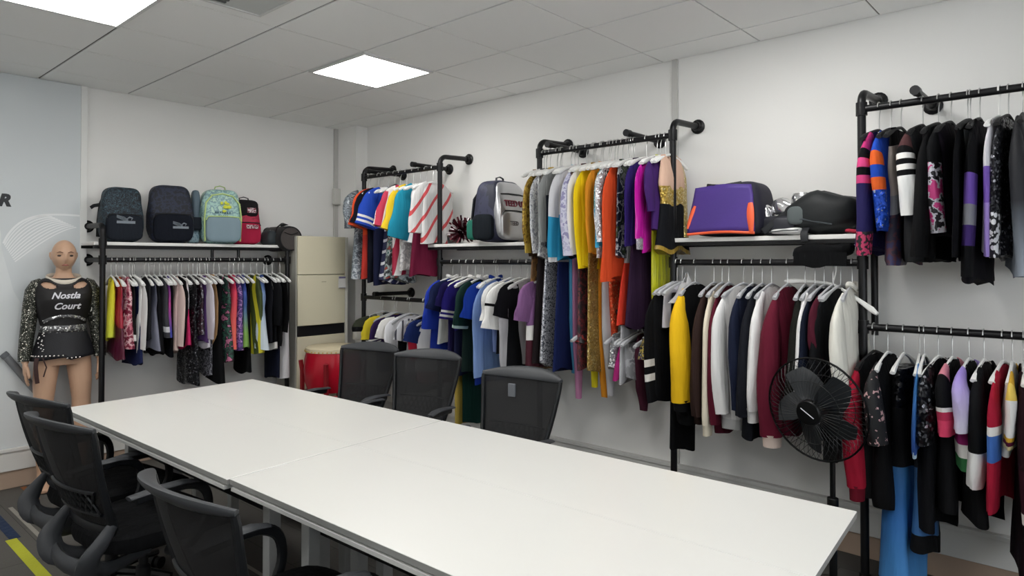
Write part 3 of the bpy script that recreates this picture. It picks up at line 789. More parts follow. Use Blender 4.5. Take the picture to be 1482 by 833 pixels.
def build_all():
    items=[]
    for i,(rack,px,pyb,kind,mat,desc,k) in enumerate(GL):
        axis,rodp,zr,front,words,hst=RACK[rack]
        wmax=KIND[kind][2]; ww=(wmax[1][1] if kind not in('skirt','dress','ldress') else .16)*k.get('w',1.)*(.92 if axis=='x' else 1)
        fp=rodp-ww-(.06 if kind=='tee' and 's' in k else .015 if 's' in k else 0); ym=k.get('ym',(pyb+ (380 if rack in 'AD' else 330 if rack in 'BE' else 420 if rack=='G' else 500))/2)
        P=(onY if axis=='x' else onX)
        q=P(px,ym,fp); along=q.x if axis=='x' else q.y
        if 'at' in k: along=k['at']
        qb=P(px,pyb,fp); zh=qb.z
        zs=P(px,k['sy'],fp).z if 'sy' in k else None
        items.append([rack,along,zh,zs,kind,mat,desc,k,i])
    for rack in RACK:
        L=sorted([t for t in items if t[0]==rack],key=lambda t:t[1])
        for a,t in enumerate(L):
            gp=min([abs(t[1]-L[b][1]) for b in (a-1,a+1) if 0<=b<len(L)]+[.12])
            build_garment(t[0],t[1],t[2],t[3],t[4],t[5],t[6],t[7],gp,t[8])
c=cloth
W_=c('#e6e4e0'); BK=c('#101114'); NV=c('#161e3a'); 
# ---- A: small outfits under the backpacks
g('A',166,493,'tank',ombre(['#c9cf3a','#e9d61c'],-.5,-.1),'bright yellow sleeveless top',w=.62,rz=-6)
g('A',177,472,'tank',satin('#b3203a'),'crimson sleeveless top',bands=[(.18,c('#c25a2c')),(1,satin('#b3203a'))])
g('A',179,522,'dress',satin('#6a1a3c'),'dark plum dress')
g('A',186,504,'tank',blotch(['#7a1c38','#c46a7c','#e0b9bd','#7a1c38'],30,.5),'maroon and pink printed top')
g('A',196,500,'tank',c('#2a2728'),'black sleeveless top with white hem band',bands=[(.88,c('#221f20')),(.95,W_),(1,c('#221f20'))])
g('A',203,528,'skirt',c('#262f5c'),'navy skirt')
g('A',208,516,'long',c('#f0efee'),'plain white long top',s=c('#f0efee'),sy=505,w=.9)
g('A',219,496,'tank',c('#2b2b30'),'charcoal sleeveless top')
g('A',227,506,'dress',ombre(['#7a7c8c','#23283c'],-.5,-.1),'grey to navy dip-dyed dress')
g('A',235,514,'skirt',c('#14151a'),'black skirt beside the dip-dyed dress')
g('A',240,488,'tank',c('#4b4c52'),'slate grey top with silver band',bands=[(.82,c('#4b4c52')),(.93,satin('#c8c9cc')),(1,c('#4b4c52'))])
g('A',247,487,'tank',ombre(['#3a3f9c','#b5418f','#4a3a92'],-.5,-.12),'violet and magenta top')
g('A',252,514,'pants',c('#10121a'),'black leggings under the violet top')
g('A',261,514,'long',c('#e3c9c2'),'pale pink long-sleeved top',s=c('#e3c9c2'),sy=500,w=.85)
g('A',267,500,'tank',c('#1a1a1d'),'black top by the pale pink one')
g('A',275,507,'dress',c('#d8336e'),'white top with hot pink skirt',bands=[(.46,c('#dcd5d8')),(1,c('#d8336e'))])
g('A',285,558,'ldress',sequin('#1a1b20','#9a9aa0',150,.07),'sparkling sheer black outfit')
g('A',289,488,'tank',blotch(['#16161c','#45202f','#16161c','#8c8c94'],60,.4,.2),'black top with glints')
g('A',295,494,'tank',c('#6a4a86'),'purple sleeveless top')
g('A',304,503,'long',c('#d9d3dd'),'pale lilac long-sleeved top',s=c('#d9d3dd'),sy=490,w=.9)
g('A',307,542,'pants',blotch(['#2c2c34','#8b8b93','#2c2c34'],40,.5),'grey patterned leggings')
g('A',313,520,'sash',c('#b89168'),'tan tapering top',w=2.6)
g('A',322,552,'ldress',c('#131416'),'long black dress')
g('A',330,526,'dress',blotch(['#1d2a2a','#2f5a4a','#1c1f22','#b56a8a'],26,.6),'dark floral dress')
g('A',341,507,'tank',ombre(['#ea6a5c','#d8285a'],-.55,-.15),'coral pink sleeveless top')
g('A',348,505,'tank',blotch(['#5a3a7c','#b088c0','#43306a','#6f4a96'],24,.6),'purple floral top')
g('A',358,503,'dress',ombre(['#77a04a','#4a66a6','#3440a0'],-.55,-.14),'blue and green dip-dyed dress')
g('A',362,539,'pants',c('#0f1012'),'plain black leggings')
g('A',373,510,'tank',slashes('#3d4a1e','#c8c02c',sz=4,ang=1.4,width=.4),'yellow and olive striped top')
g('A',385,509,'dress',ombre(['#c8d4dc','#8fa8c8','#3a5aa4'],-.55,-.14),'blue to white dip-dyed dress')
g('A',392,498,'tank',c('#1a1b22'),'black top by the blue and white dress')
g('A',401,505,'long',c('#15161a'),'grey and black layered top',bands=[(.35,blotch(['#9a9894','#c9c7c2','#76757a'],30)),(.92,c('#15161a')),(1,W_)],s=c('#17181c'),sy=470,w=.85)
g('A',405,547,'pants',c('#1a2036'),'navy trousers beside the layered top')
g('A',411,500,'jacket',c('#141416'),'black short jacket at the right end',s=c('#141416'),sy=480,w=.9)
g('A',416,545,'pants',c('#16171b'),'black trousers with white side stripe',bands=[(.3,BK),(1,c('#d5d3d6'))])
# ---- B
g('B',523,404,'ldress',blotch(['#4c545c','#8a939a','#6a737b','#aeb5ba','#5a6169'],18,.45,.2),'grey camouflage dress',s=blotch(['#4c545c','#8a939a','#6a737b','#aeb5ba','#5a6169'],18,.45,.2),sy=330,tilt=.1,at=4.62,w=1.0)
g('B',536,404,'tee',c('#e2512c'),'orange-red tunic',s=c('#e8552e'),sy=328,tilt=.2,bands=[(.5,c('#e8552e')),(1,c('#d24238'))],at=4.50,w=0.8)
g('B',547,410,'tee',c('#1c1e2c'),'black tunic',s=c('#1c1e2c'),sy=325,at=4.45,w=0.72)
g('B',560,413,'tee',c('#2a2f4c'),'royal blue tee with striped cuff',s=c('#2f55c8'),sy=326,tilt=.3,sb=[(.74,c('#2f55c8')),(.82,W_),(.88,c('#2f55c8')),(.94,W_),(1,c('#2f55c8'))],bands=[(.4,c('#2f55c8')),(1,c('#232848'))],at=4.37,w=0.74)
g('B',572,413,'dress',slashes('#23264a','#d8d8de',sz=5,ang=.7,width=.16),'navy dress with white slashes',at=4.29,w=0.72)
g('B',583,411,'dress',blotch(['#2a2c30','#8c9a9c','#c2c6c6','#3b6a64','#a04038'],22,.4,.1),'black and silver printed dress',s=sequin('#55585c','#e8e8e8'),sy=330,at=4.22,w=0.7)
g('B',593,398,'tee',slashes('#e9e4e2','#b92a4a',sz=3,ang=1.3,width=.45),'red and white striped shirt',s=slashes('#e9e4e2','#b92a4a',sz=3,ang=1.3,width=.45),sy=328,tilt=.3,at=4.14,w=0.7)
g('B',604,392,'tee',c('#d9d6cf'),'yellow sleeved white shirt',s=c('#e0bd2e'),sy=334,tilt=.28,bands=[(.5,c('#e0bd2e')),(1,blotch(['#d9d6d2','#b8b6b6','#e6e4e2'],20))],at=4.06,w=0.7)
g('B',618,350,'tee',c('#dfe2e3'),'teal sleeved white shirt',s=c('#2592ae'),sy=343,tilt=.2,at=3.98,w=0.68)
g('B',626,402,'dress',c('#7c2040'),'dark red dress with white top',bands=[(.3,W_),(.55,slashes('#e4dfdd','#c8423f',sz=3,ang=.8,width=.3)),(1,c('#7c2040'))],at=3.91,w=0.7)
g('B',638,350,'tee',slashes('#d3d1d0','#c8484c',sz=3.2,ang=.9,width=.13),'red crossed white shirt',s=slashes('#d3d1d0','#c8484c',sz=3.2,ang=.9,width=.13),sy=335,tilt=.03,rz=0,at=3.83,w=0.62)
# ---- C
g('C',521,491,'jacket',blotch(['#4a4c3c','#22242a','#8a8c86'],12),'grey and olive jacket',s=c('#a9a6a0'),sy=488,sb=[(.4,c('#3e4234')),(.6,BK),(1,c('#b0aea8'))])
g('C',532,498,'tee',c('#cdb92e'),'yellow shirt',s=c('#cdb92e'),sy=492,tilt=.05)
g('C',541,540,'jacket',c('#3a2a56'),'purple jacket with white cuff stripes',s=c('#3f2c5e'),sy=497,sb=[(.72,c('#3f2c5e')),(.79,W_),(.86,c('#3f2c5e')),(.93,W_),(1,c('#3f2c5e'))])
g('C',553,540,'tee',c('#8fc2d6'),'pale blue and black shirt',s=W_,sy=470,bands=[(.25,c('#22232a')),(.5,c('#9fd0e0')),(1,NV)])
g('C',564,575,'long',c('#ebebee'),'white shirt over navy trousers',s=c('#ebebee'),sy=505,tilt=.02,bands=[(.45,c('#ebebee')),(.55,c('#d9a22a')),(.6,W_),(1,NV)])
g('C',575,540,'tee',c('#c9cbd0'),'white and grey striped shirt',s=slashes('#dfe1e4','#4a4c56',sz=5,ang=1.5,width=.2),sy=475)
g('C',585,572,'long',c('#141518'),'black long shirt',s=c('#141518'),sy=560,tilt=.0)
g('C',594,540,'tee',c('#e2e2e4'),'white shirt with navy trim',s=c('#273a78'),sy=478)
g('C',600,560,'long',c('#b3263a'),'red long shirt',s=c('#c22a40'),sy=520,tilt=.02)
# ---- D
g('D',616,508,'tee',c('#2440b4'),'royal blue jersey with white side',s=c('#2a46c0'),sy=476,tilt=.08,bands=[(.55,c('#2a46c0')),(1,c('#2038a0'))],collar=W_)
g('D',628,498,'tee',c('#c9cbc8'),'white panelled navy shirt',s=c('#1c2650'),sy=450,bands=[(.45,c('#1c2650')),(1,c('#c9cbc8'))])
g('D',638,545,'tee',c('#2a2458'),'indigo shirt',s=c('#342c70'),sy=445)
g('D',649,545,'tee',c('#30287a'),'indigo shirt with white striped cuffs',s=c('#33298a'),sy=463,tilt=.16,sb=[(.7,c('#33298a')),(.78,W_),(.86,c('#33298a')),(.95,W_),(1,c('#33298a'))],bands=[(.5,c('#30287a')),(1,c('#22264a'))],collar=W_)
g('D',657,615,'pants',c('#d9bb5a'),'yellow trousers')
g('D',660,540,'tee',c('#1f3430'),'dark green shirt with white trim',s=c('#22403a'),sy=475,tilt=.1,collar=W_,sb=[(.9,c('#22403a')),(1,c('#b9cfc8'))])
g('D',668,614,'pants',c('#143a34'),'dark green trousers with white piping',bands=[(.5,c('#143a34')),(1,c('#163f38'))])
g('D',677,557,'tee',c('#1d3a9c'),'large royal blue tee',s=c('#2145b0'),sy=462,tilt=.2,w=1.05,collar=c('#1a3488'))
g('D',690,546,'long',c('#8fb0ea'),'light blue long shirt',s=c('#95b4ee'),sy=545,tilt=.0)
g('D',701,508,'tee',c('#6d7fae'),'grey-blue shirt',s=c('#dcdcda'),sy=465,tilt=.1)
g('D',714,512,'tee',c('#22232b'),'white pleated top with black lines',s=slashes('#ecebe8','#d5d4d0',sz=12,ang=1.57,width=.3),sy=477,tilt=.16,sb=[(.3,c('#ecebe8')),(.36,BK),(.42,c('#ecebe8')),(.48,BK),(1,c('#ecebe8'))],bands=[(.4,W_),(1,BK)])
g('D',725,540,'tee',c('#16171b'),'plain black shirt',s=c('#16171b'),sy=460)
g('D',735,534,'long',c('#bdbcc0'),'pale grey long shirt',s=c('#c2c1c4'),sy=533,tilt=.0)
g('D',752,532,'tee',c('#6a3a44'),'mauve tee over a white layer',w=.9,s=c('#94689a'),sy=465,tilt=.15,bands=[(.3,c('#94689a')),(.5,c('#94689a')),(.68,W_),(1,c('#5a2c38'))])
# ---- E
GOLD=satin('#a88a34')
g('E',759,372,'jacket',c('#4a3626'),'gold and brown jacket',s=blotch(['#8a6a26','#b3953e','#6e521e'],30,.35,.4),sy=352,tilt=.0,cuff=satin('#c2a23e'))
g('E',769,536,'dress',blotch(['#6e4c2a','#8a6234','#4e3620'],20),'long brown fringed dress',w=.8)
g('E',776,530,'dress',c('#2a2224'),'long black-brown dress',w=.9)
g('E',787,535,'dress',blotch(['#8c8e94','#d8d8dc','#5a5c64'],60,.3,.4),'long silver sequin dress',w=.9)
g('E',777,372,'long',blotch(['#d0d0d2','#f2f2f2','#a8a8b0'],40,.3,.3),'silver white crystal top',s=blotch(['#d8d8da','#f5f5f5','#b4b4bc'],40,.3,.3),sy=366,tilt=.02)
g('E',784,358,'long',c('#8f9190'),'grey long-sleeved top',s=c('#999b9a'),sy=350,bands=[(.3,c('#8f9190')),(1,c('#252a38'))])
g('E',792,290,'bare',satin('#c8a440'),'short gold top')
g('E',798,379,'long',c('#e9e9e9'),'white long-sleeved top',s=c('#eeeeee'),sy=379,tilt=.04)
g('E',803,537,'dress',NV,'long navy skirt outfit',bands=[(.35,c('#d6d6da')),(1,c('#1e2a5e'))],w=1.05)
g('E',808,376,'long',c('#36a2cc'),'white and turquoise top',s=c('#36a2cc'),sy=372,sb=[(.55,c('#e4e4e4')),(1,c('#3aa6d0'))],bands=[(.5,W_),(1,c('#36a2cc'))])
g('E',820,372,'long',c('#23284a'),'nude top with lilac sleeves',s=blotch(['#a9a8c4','#c4c4d6','#8884ac'],30,.5),sy=370,bands=[(.3,c('#8a6a5c')),(1,c('#23284a'))])
g('E',823,545,'sash',c('#5aa8d4'),'long sky blue fringe panel',w=1.1)
g('E',829,577,'sash',c('#c98ab0'),'long pink pointed fringe panel',w=1.0)
g('E',833,369,'long',c('#e4e2e4'),'white shimmering top',s=c('#e9e7ea'),sy=368,tilt=.0)
g('E',839,540,'bare',blotch(['#1c181c','#3a2228','#6a2a30','#1c181c'],24,.5),'dark red and black costume')
g('E',843,388,'long',c('#f0d21a'),'bright yellow top',s=c('#f3d81c'),sy=388,tilt=-.03)
g('E',851,540,'bare',sequin('#a88a4a','#e8d49a',140,.15),'tan gold sequin costume')
g('E',853,567,'sash',c('#e2d22a'),'long yellow pointed panel',w=.9)
g('E',856,372,'long',c('#dd8a26'),'orange long-sleeved top',s=c('#e0902a'),sy=365,tilt=.0)
g('E',863,577,'sash',c('#e0922a'),'long orange pointed panel',w=1.3)
g('E',866,372,'long',c('#4aa4bc'),'teal sequin top with silver cuffs',s=sequin('#4a8a90','#d8eef0'),sy=358,tilt=.04,sb=[(.55,sequin('#4f8c90','#d8eef0')),(1,c('#3fa8d0'))],cuff=sequin('#b8bcc0','#ffffff',150,.3))
g('E',873,573,'sash',c('#c9c8cc'),'long pale grey pointed panel',w=1.1)
g('E',873,372,'long',blotch(['#1c1d22','#e0e0e2','#1c1d22','#8a8c92'],18,.4,.2),'black and silver top',s=sequin('#c2c4c8','#ffffff'),sy=350)
g('E',881,407,'long',c('#e4502a'),'orange-red flared sleeve top',s=c('#ea552c'),sy=407,tilt=.0,flare=.7,sw=.8)
g('E',883,502,'sash',sequin('#e0502c','#f8b080',140,.12),'orange sequin panel',w=.9)
g('E',891,372,'bare',blotch(['#1e2236','#c2c4c8','#22263e','#3a4a2e','#8a8c90'],16,.4,.2),'navy and silver cutout costume',w=1.1)
g('E',897,474,'skirt',c('#e0402e'),'red skirt hanging low',dz=-.55)
g('E',908,360,'long',c('#3c2c78'),'violet long-sleeved top',s=c('#3f2e80'),sy=356,tilt=.02)
g('E',915,480,'dress',c('#3a2440'),'dark purple dress')
g('E',924,362,'long',c('#c01c9c'),'magenta long-sleeved top',s=satin('#cf20a8'),sy=345,tilt=.05,cuff=sequin('#c8c4cc','#ffffff',150,.3))
g('E',936,330,'long',c('#4c2a72'),'deep purple top',s=c('#4c2a72'),sy=306)
g('E',944,497,'sash',satin('#d2d22a'),'shiny yellow bow panel',w=1.6)
g('E',950,364,'dress',c('#17191e'),'gold and nude top with black skirt',bands=[(.3,c('#d8b49e')),(.52,sequin('#c2a24a','#fff0b0',120,.2)),(.95,c('#17191e')),(1,GOLD)],w=.95,rz=2,s=sequin('#bfa968','#f2e6b0',130,.12),rear=1,sy=342,tilt=.0,sb=[(.2,c('#cdb898')),(1,sequin('#bfa968','#f2e6b0',130,.12))])
# ---- F
g('F',883,540,'bare',sequin('#9a9ea2','#ffffff',130,.25),'silver sequin costume')
g('F',894,547,'skirt',c('#b02a78'),'magenta skirt')
g('F',906,548,'pants',blotch(['#a9a9ad','#c6c6ca','#8c8c92'],20,.4,.2),'silver lace trousers')
g('E',907,548,'drape',c('#b9b9bd'),'pale silver tapering gown',w=1.1)
g('F',920,596,'sash',c('#5a2a3c'),'maroon pointed panel',w=1.2)
g('F',930,520,'bare',blotch(['#3a2f5c','#b8a24a','#22222a','#c6c6cc'],30,.4,.2),'purple and gold costume')
g('F',838,500,'bare',blotch(['#2a2228','#8a2a2a','#1c181c'],20,.5),'black and red costume')
# ---- G
g('G',948,583,'jacket',c('#16171b'),'black jacket with white sleeve bands',s=c('#16171b'),sy=582,tilt=.0,sb=[(.60,c('#16171b')),(.66,W_),(.74,c('#16171b')),(.80,W_),(1,c('#16171b'))])
g('G',962,470,'bare',c('#d4d2da'),'pale lilac top')
g('G',978,600,'jacket',c('#17181a'),'black varsity jacket with yellow sleeves',s=c('#eebd1e'),sy=579,tilt=.0,sw=1.15,cuff=c('#141517'),cl=.05,hem=c('#101113'))
g('G',973,655,'pants',c('#0f1012'),'black trousers hanging long',w=.9)
g('G',1006,618,'jacket',c('#3a2a26'),'dark brown jacket',s=c('#3f2d29'),sy=600,tilt=.0)
g('G',1018,612,'jacket',c('#e2d8c2'),'cream jacket',s=c('#eae0ca'),sy=612,tilt=.0,cuff=c('#e6dcc6'),sw=.85)
g('G',1028,630,'jacket',c('#5a1a2c'),'burgundy jacket beside the cream one',s=c('#661c30'),sy=612,tilt=.0,sw=.9,th=.02,wave=.3)
g('G',1050,610,'jacket',c('#d6d4d2'),'white jacket with grey body',s=c('#e6e5e3'),sy=598,tilt=.0,hem=c('#b9b8b6'))
g('G',1064,601,'jacket',c('#1d2338'),'navy jacket',s=c('#20273f'),sy=590,tilt=.03)
g('G',1078,640,'jacket',c('#22242c'),'charcoal jacket',s=c('#22242c'),sy=600)
g('G',1092,606,'jacket',c('#e8e7e5'),'white jacket',s=c('#efeeec'),sy=592,tilt=.03,cuff=c('#e4e3e1'))
g('G',1116,632,'jacket',c('#6c1c32'),'wide burgundy jacket',s=c('#742036'),sy=628,tilt=.05,sw=1.25,cuff=c('#e0ccc0'),cl=.05)
g('G',1142,600,'jacket',c('#20211e'),'dark olive jacket',s=c('#242521'),sy=590)
g('G',1157,606,'jacket',c('#e6e5e4'),'white jacket behind the fan',s=c('#eeedec'),sy=600,tilt=.03)
g('G',1171,640,'jacket',c('#161c2c'),'dark navy jacket behind the fan',s=c('#1a2134'),sy=610)
g('G',1184,600,'jacket',c('#4a1a28'),'dark burgundy jacket',s=c('#5c1e30'),sy=520,tilt=.03)
g('G',1196,640,'jacket',c('#17181c'),'black jacket behind the ivory hoodie',s=c('#17181c'),sy=600)
g('G',1213,585,'jacket',c('#dedcd2'),'ivory hoodie at the right end',s=c('#e6e4da'),sy=560,tilt=.08,sw=1.2,rz=3,collar=c('#dedcd2'))
# ---- H
LEO=blotch(['#c83a66','#c83a66','#1c1a20'],60,.6,0,'vor')
g('H',1257,372,'long',c('#2c2858'),'navy and pink leopard-hem costume',s=c('#332e66'),sy=368,tilt=-.02,sb=[(.14,c('#c8387a')),(.2,BK),(.26,c('#d84a86')),(.32,BK),(.38,c('#d84a86')),(.78,c('#322d64')),(1,LEO)])
g('H',1275,331,'long',c('#2348b0'),'blue and orange costume',s=sequin('#2450c0','#dfe8ff',110,.05),sy=328,tilt=.0,sb=[(.22,c('#2450c0')),(.32,c('#e2642c')),(.45,c('#2450c0')),(.58,c('#e2642c')),(1,sequin('#2450c0','#dfe8ff',110,.05))])
g('H',1294,379,'dress',c('#221e34'),'beige and dark layered costume',bands=[(.12,BK),(.5,c('#a9a09a')),(.62,c('#8a8c92')),(1,blotch(['#1a1a30','#43202c','#22224a'],20))])
g('H',1322,377,'jacket',c('#2c2d2f'),'dark jacket with white sleeves',s=W_,sy=310,tilt=.0,sb=[(.2,c('#5a3a3c')),(.27,BK),(.33,W_),(.38,BK),(.44,W_),(.5,BK),(1,c('#efefed'))])
g('H',1346,377,'jacket',c('#141416'),'black zip jacket',s=c('#141416'),sy=372)
g('H',1366,338,'long',c('#1b1420'),'black and pink sequin costume',s=c('#c4357c'),sy=336,tilt=.0,sb=[(.3,BK),(1,blotch(['#1b161c','#c8c6d0','#c83a80'],34,.4,.2))])
g('H',1390,375,'jacket',c('#121216'),'black coat',s=c('#141418'),sy=372,w=1.05,sw=1.2)
g('H',1400,382,'pants',c('#8c8f92'),'grey trousers behind the black coat')
g('H',1412,409,'ldress',c('#16151c'),'black, purple and grey costume',s=c('#1b1a22'),sy=400,sb=[(.3,BK),(.5,c('#7a5ab8')),(.65,c('#8e8f96')),(.8,c('#4a3478')),(1,BK)])
g('H',1440,371,'long',c('#b9b4c6'),'white and purple costume',s=c('#9a7cd8'),sy=370,tilt=-.02,sb=[(.35,c('#d6d4da')),(.6,c('#8464c4')),(1,c('#a890dc'))],h='plastic')
g('H',1454,375,'long',sequin('#1c1c22','#b8b8c0',120,.12),'black sequin spotted-hem costume',s=sequin('#1c1c22','#b8b8c0',120,.12),sy=372,tilt=.0,sb=[(.68,sequin('#1c1c22','#b8b8c0',120,.12)),(1,blotch(['#dcdce0','#dcdce0','#16161a'],45,.5,0,'vor'))])
g('H',1476,400,'long',ombre(['#8f98a4','#14161e','#0f1016'],-.75,-.2),'black to grey dip-dyed costume',s=ombre(['#8f98a4','#14161e','#0f1016'],-.75,-.2),sy=398,tilt=.0)
# ---- I
g('I',1246,725,'jacket',c('#17181a'),'black jacket with red sleeves',s=c('#b3203a'),sy=705,tilt=.0,cuff=c('#7c1a2c'),h='black')
g('I',1267,738,'jacket',c('#141416'),'black jacket with small white marks',s=blotch(['#141416','#141416','#141416','#141416','#c8a0a0'],40),sy=640)
g('I',1300,848,'flare',BK,'black studded and sky blue flared outfit',th=.05,bands=[(.17,sequin('#17171a','#ffffff',70,.03)),(.46,BK),(1,ombre(['#4a90d0','#2a6ab0','#17486c'],-1.1,-.5))])
g('I',1316,657,'long',c('#1c3a74'),'sheer blue top with pale cuffs',s=ombre(['#264a9a','#3a80c0'],-.5,-.1),sy=652,tilt=.08,cuff=satin('#b9d4e4'),cl=.02)
g('I',1330,795,'flare',BK,'black and dark blue flared outfit',th=.04,bands=[(.55,c('#12151c')),(.93,ombre(['#2f6aa8','#1a4068'],-1.05,-.6)),(1,BK)])
g('I',1346,776,'ldress',c('#101116'),'long black dress with silver streaks',s=sequin('#14151a','#c8ccd4',90,.06),sy=640,w=1.1)
g('I',1368,745,'ldress',c('#131417'),'black costume with pink sleeves',s=c('#e0486c'),sy=625,tilt=.08,sb=[(.15,c('#d98a98')),(.5,BK),(.6,W_),(.75,c('#c83a5c')),(1,c('#e0486c'))])
g('I',1391,686,'long',c('#e0dede'),'lilac to white costume with green hem',s=ombre(['#e4e2e6','#9a84d0'],-.45,-.15),sy=621,tilt=.06,sw=1.1,bands=[(.55,c('#141518')),(.72,c('#a02a72')),(.86,W_),(1,c('#3a7a4a'))])
g('I',1416,762,'ldress',c('#101113'),'black costume with white pointed sleeves',s=c('#141518'),sy=702,tilt=.0,sb=[(.68,c('#141518')),(1,c('#e4e4e2'))])
g('I',1443,743,'long',c('#b3203c'),'red costume with blue chevron',s=c('#b8223e'),sy=740,tilt=.0,sb=[(.36,c('#b8223e')),(.40,W_),(.58,c('#4a78c8')),(.62,W_),(1,c('#b8223e'))],sw=1.2)
g('I',1457,660,'long',c('#d9d7d6'),'white costume with striped shoulders',s=c('#e6e4e2'),sy=645,tilt=.0,sb=[(.1,c('#d8a83a')),(.16,c('#6a2040')),(.24,c('#e8c860')),(.82,c('#e6e4e2')),(.88,c('#d8a83a')),(.94,c('#6a2040')),(1,c('#e8d8a0'))])
g('I',1476,833,'ldress',c('#221218'),'black and maroon costume',s=c('#3a1420'),sy=780,sb=[(.5,c('#2a1018')),(.8,c('#3c1824')),(.88,W_),(1,BK)])
build_all()
# spare empty hangers
hp=hanger('plastic','empty white plastic hanger turned sideways above the ivory hoodie',(XP,.965,1.47),R(78),None,.235)
hp.rotation_euler=(0,R(-17),R(78))
# ------------------------------------------------------------------ bags
def rstrap(m,pts,w,t=.004,ref=(1,0,0)): m.tube(pts,w if isinstance(w,list) else (w,t),8,ref=ref,pw=.5)
def backpack(label,loc,rz,w,d,h,mats,logo=None,lean=.0,name='backpack',skew=0,handle=True):
    # front is local -y
    body,front,trim=mats
    t=thing(name,label,'backpack',loc,rz)
    hw_,hd,hh=w/2,d/2,h/2
    def shape(p):
        v=(p.z/hh+1)/2; f=1-.16*max(0,v-.45)**1.3/.55
        x=p.x*f+skew*v; y=p.y*(1-.28*max(0,v-.5)/.5)+lean*v
        x+=.006*math.sin(9*v+p.y*30); y+=.006*math.sin(7*v+p.x*40)
        return (x,y,p.z)
    m=MB(); m.soft(hw_,hd,hh,.42,36,22,shape,(0,0,hh)); m.build('body',body,t,ang=75)
    fy=-hd
    m=MB(); m.soft(hw_*.86,.028,hh*.46,.4,28,14,lambda p:(p.x+skew*.22,p.y-.004*math.sin(p.x*60),p.z),(0,fy-.004+lean*.2,hh*.52)); fp_=m.build('front_pocket',front,t,ang=75)
    m=MB(); a=hw_*.84
    m.tube([(skew*.4-a,fy-.016+lean*.35,hh*.85),(skew*.45-a*.9,fy-.02+lean*.4,hh*.98),(skew*.45,fy-.024+lean*.4,hh*1.0),(skew*.45+a*.9,fy-.02+lean*.4,hh*.98),(skew*.4+a,fy-.016+lean*.35,hh*.85)],.0045,6); m.build('zip',trim,t)
    m=MB()
    if handle: m.tube([(skew-.04,lean,h-.012),(skew-.035,lean,h+.02),(skew,lean,h+.03),(skew+.035,lean,h+.02),(skew+.04,lean,h-.012)],(.009,.004),8,ref=(0,1,0)); (m.build('top_handle',trim,t) if handle else None)
    for s in (-1,1):
        m=MB(); rstrap(m,[(s*.07+skew,hd*.7+lean,h*.9),(s*.09,hd+.02,h*.7),(s*.1,hd+.028,h*.4),(s*.11,hd*.95,h*.1)],.024,.006); m.build('shoulder_strap',trim,t)
    return t,fp_
ZS=SZ+.0045
def atY(pxl,pxr,y,pt=350): 
    a=onY(pxl,pt,y);b=onY(pxr,pt,y); return (a.x+b.x)/2,b.x-a.x
NVB=blotch(['#171c22','#3a505c','#171c22','#2c3e4a','#171c22'],42,.7); DKB=c('#2a2f38'); TRB=solid('#191b1f',.6)
LOGO=solid('#7f878f',.5,name='logo_grey')
def birdlogo(par,x,y,z,sc=1.,mat=LOGO):
    m=MB()
    for k in range(5): m.tube([(x-.055*sc,y,z+.035*sc-.004*k),(x-.01*sc,y,z+.022*sc-.006*k),(x+.015*sc,y,z+.006*sc-.003*k)],.0017*sc,4)
    m.tube([(x+.01*sc,y,z+.012*sc),(x+.025*sc,y,z+.022*sc),(x+.042*sc,y,z+.016*sc),(x+.035*sc,y,z+.002*sc)],[.003*sc,.006*sc,.005*sc,.002*sc],6)
    m.box(x-.055*sc,x+.06*sc,y-.001,y+.001,z-.022*sc,z-.004*sc)
    m.build('printed_logo',mat,par)
x,w=atY(147,210,5.13); t,f=backpack('dark patterned backpack with a grey bird emblem, first on the shelf',(x,5.19,ZS),R(-4),w*.96,.17,.385,(NVB,DKB,TRB),handle=False); birdlogo(f,.0,-.118,.15)
m=MB(); rstrap(m,[(-.12,.03,.26),(-.16,.03,.25),(-.18,.02,.235)],.012,.003,(0,0,1)); m.build('buckle_strap',TRB,t)
x,w=atY(216,283,5.13); t,f=backpack('bulging dark navy backpack with a grey bird emblem, second on the shelf',(x+.01,5.19,ZS),R(-12),w*.93,.2,.425,(blotch(['#1c202c','#262c40','#1a1d26'],30,.7),c('#1d212c'),TRB),skew=-.015,handle=False); birdlogo(f,.04,-.132,.125,.9)
MINT=blotch(['#8fb4b2','#a9cdc6','#7fa0a6','#b7d6c4'],22,.5); MGREY=solid('#7d929c',.6,bump=.2); LIME=solid('#c2d88a',.5)
x,w=atY(299,353,5.08); t,f=backpack('mint green backpack with lime piping and a yellow printed emblem',(x-.01,5.16,ZS),R(-10),w*1.02,.19,.42,(MINT,MGREY,LIME))
hw_=w*1.02/2
m=MB(); m.tube([(-hw_*.86,-.09,.02),(-hw_*.9,-.097,.2),(-hw_*.82,-.088,.31),(-hw_*.5,-.075,.37),(0,-.07,.385),(hw_*.5,-.075,.37),(hw_*.82,-.088,.31),(hw_*.9,-.097,.2),(hw_*.86,-.09,.02)],.006,6); m.build('piping',LIME,t)
m=MB()
for k in range(9):
    a=rnd.uniform(0,6.3); m.soft(rnd.uniform(.008,.02),.004,rnd.uniform(.006,.014),.8,8,6,None,(.004+.045*math.cos(a)*rnd.random(),-.1,.285+.035*math.sin(a)))
m.build('printed_emblem',solid('#d6dc3e',.5),t)
m=MB()
for k in range(7): m.box(-.06+.017*k,-.05+.017*k,-.101,-.099,.232+.004*math.sin(k),.246)
for k in range(5): m.box(-.035+.015*k,-.026+.015*k,-.102,-.1,.212,.219)
m.build('printed_lettering',solid('#4b6a74',.5),t)
m=MB(); m.soft(.03,.05,.17,.5,16,10,None,(-hw_-.02,.035,.24)); m.build('side_pocket',solid('#5f707c',.6,bump=.2),t)
m=MB(); m.soft(.045,.06,.05,.5,16,10,None,(-hw_-.04,.03,.055)); m.build('mesh_pocket',blotch(['#6d8896','#8fa6b0','#5a7480'],40),t)
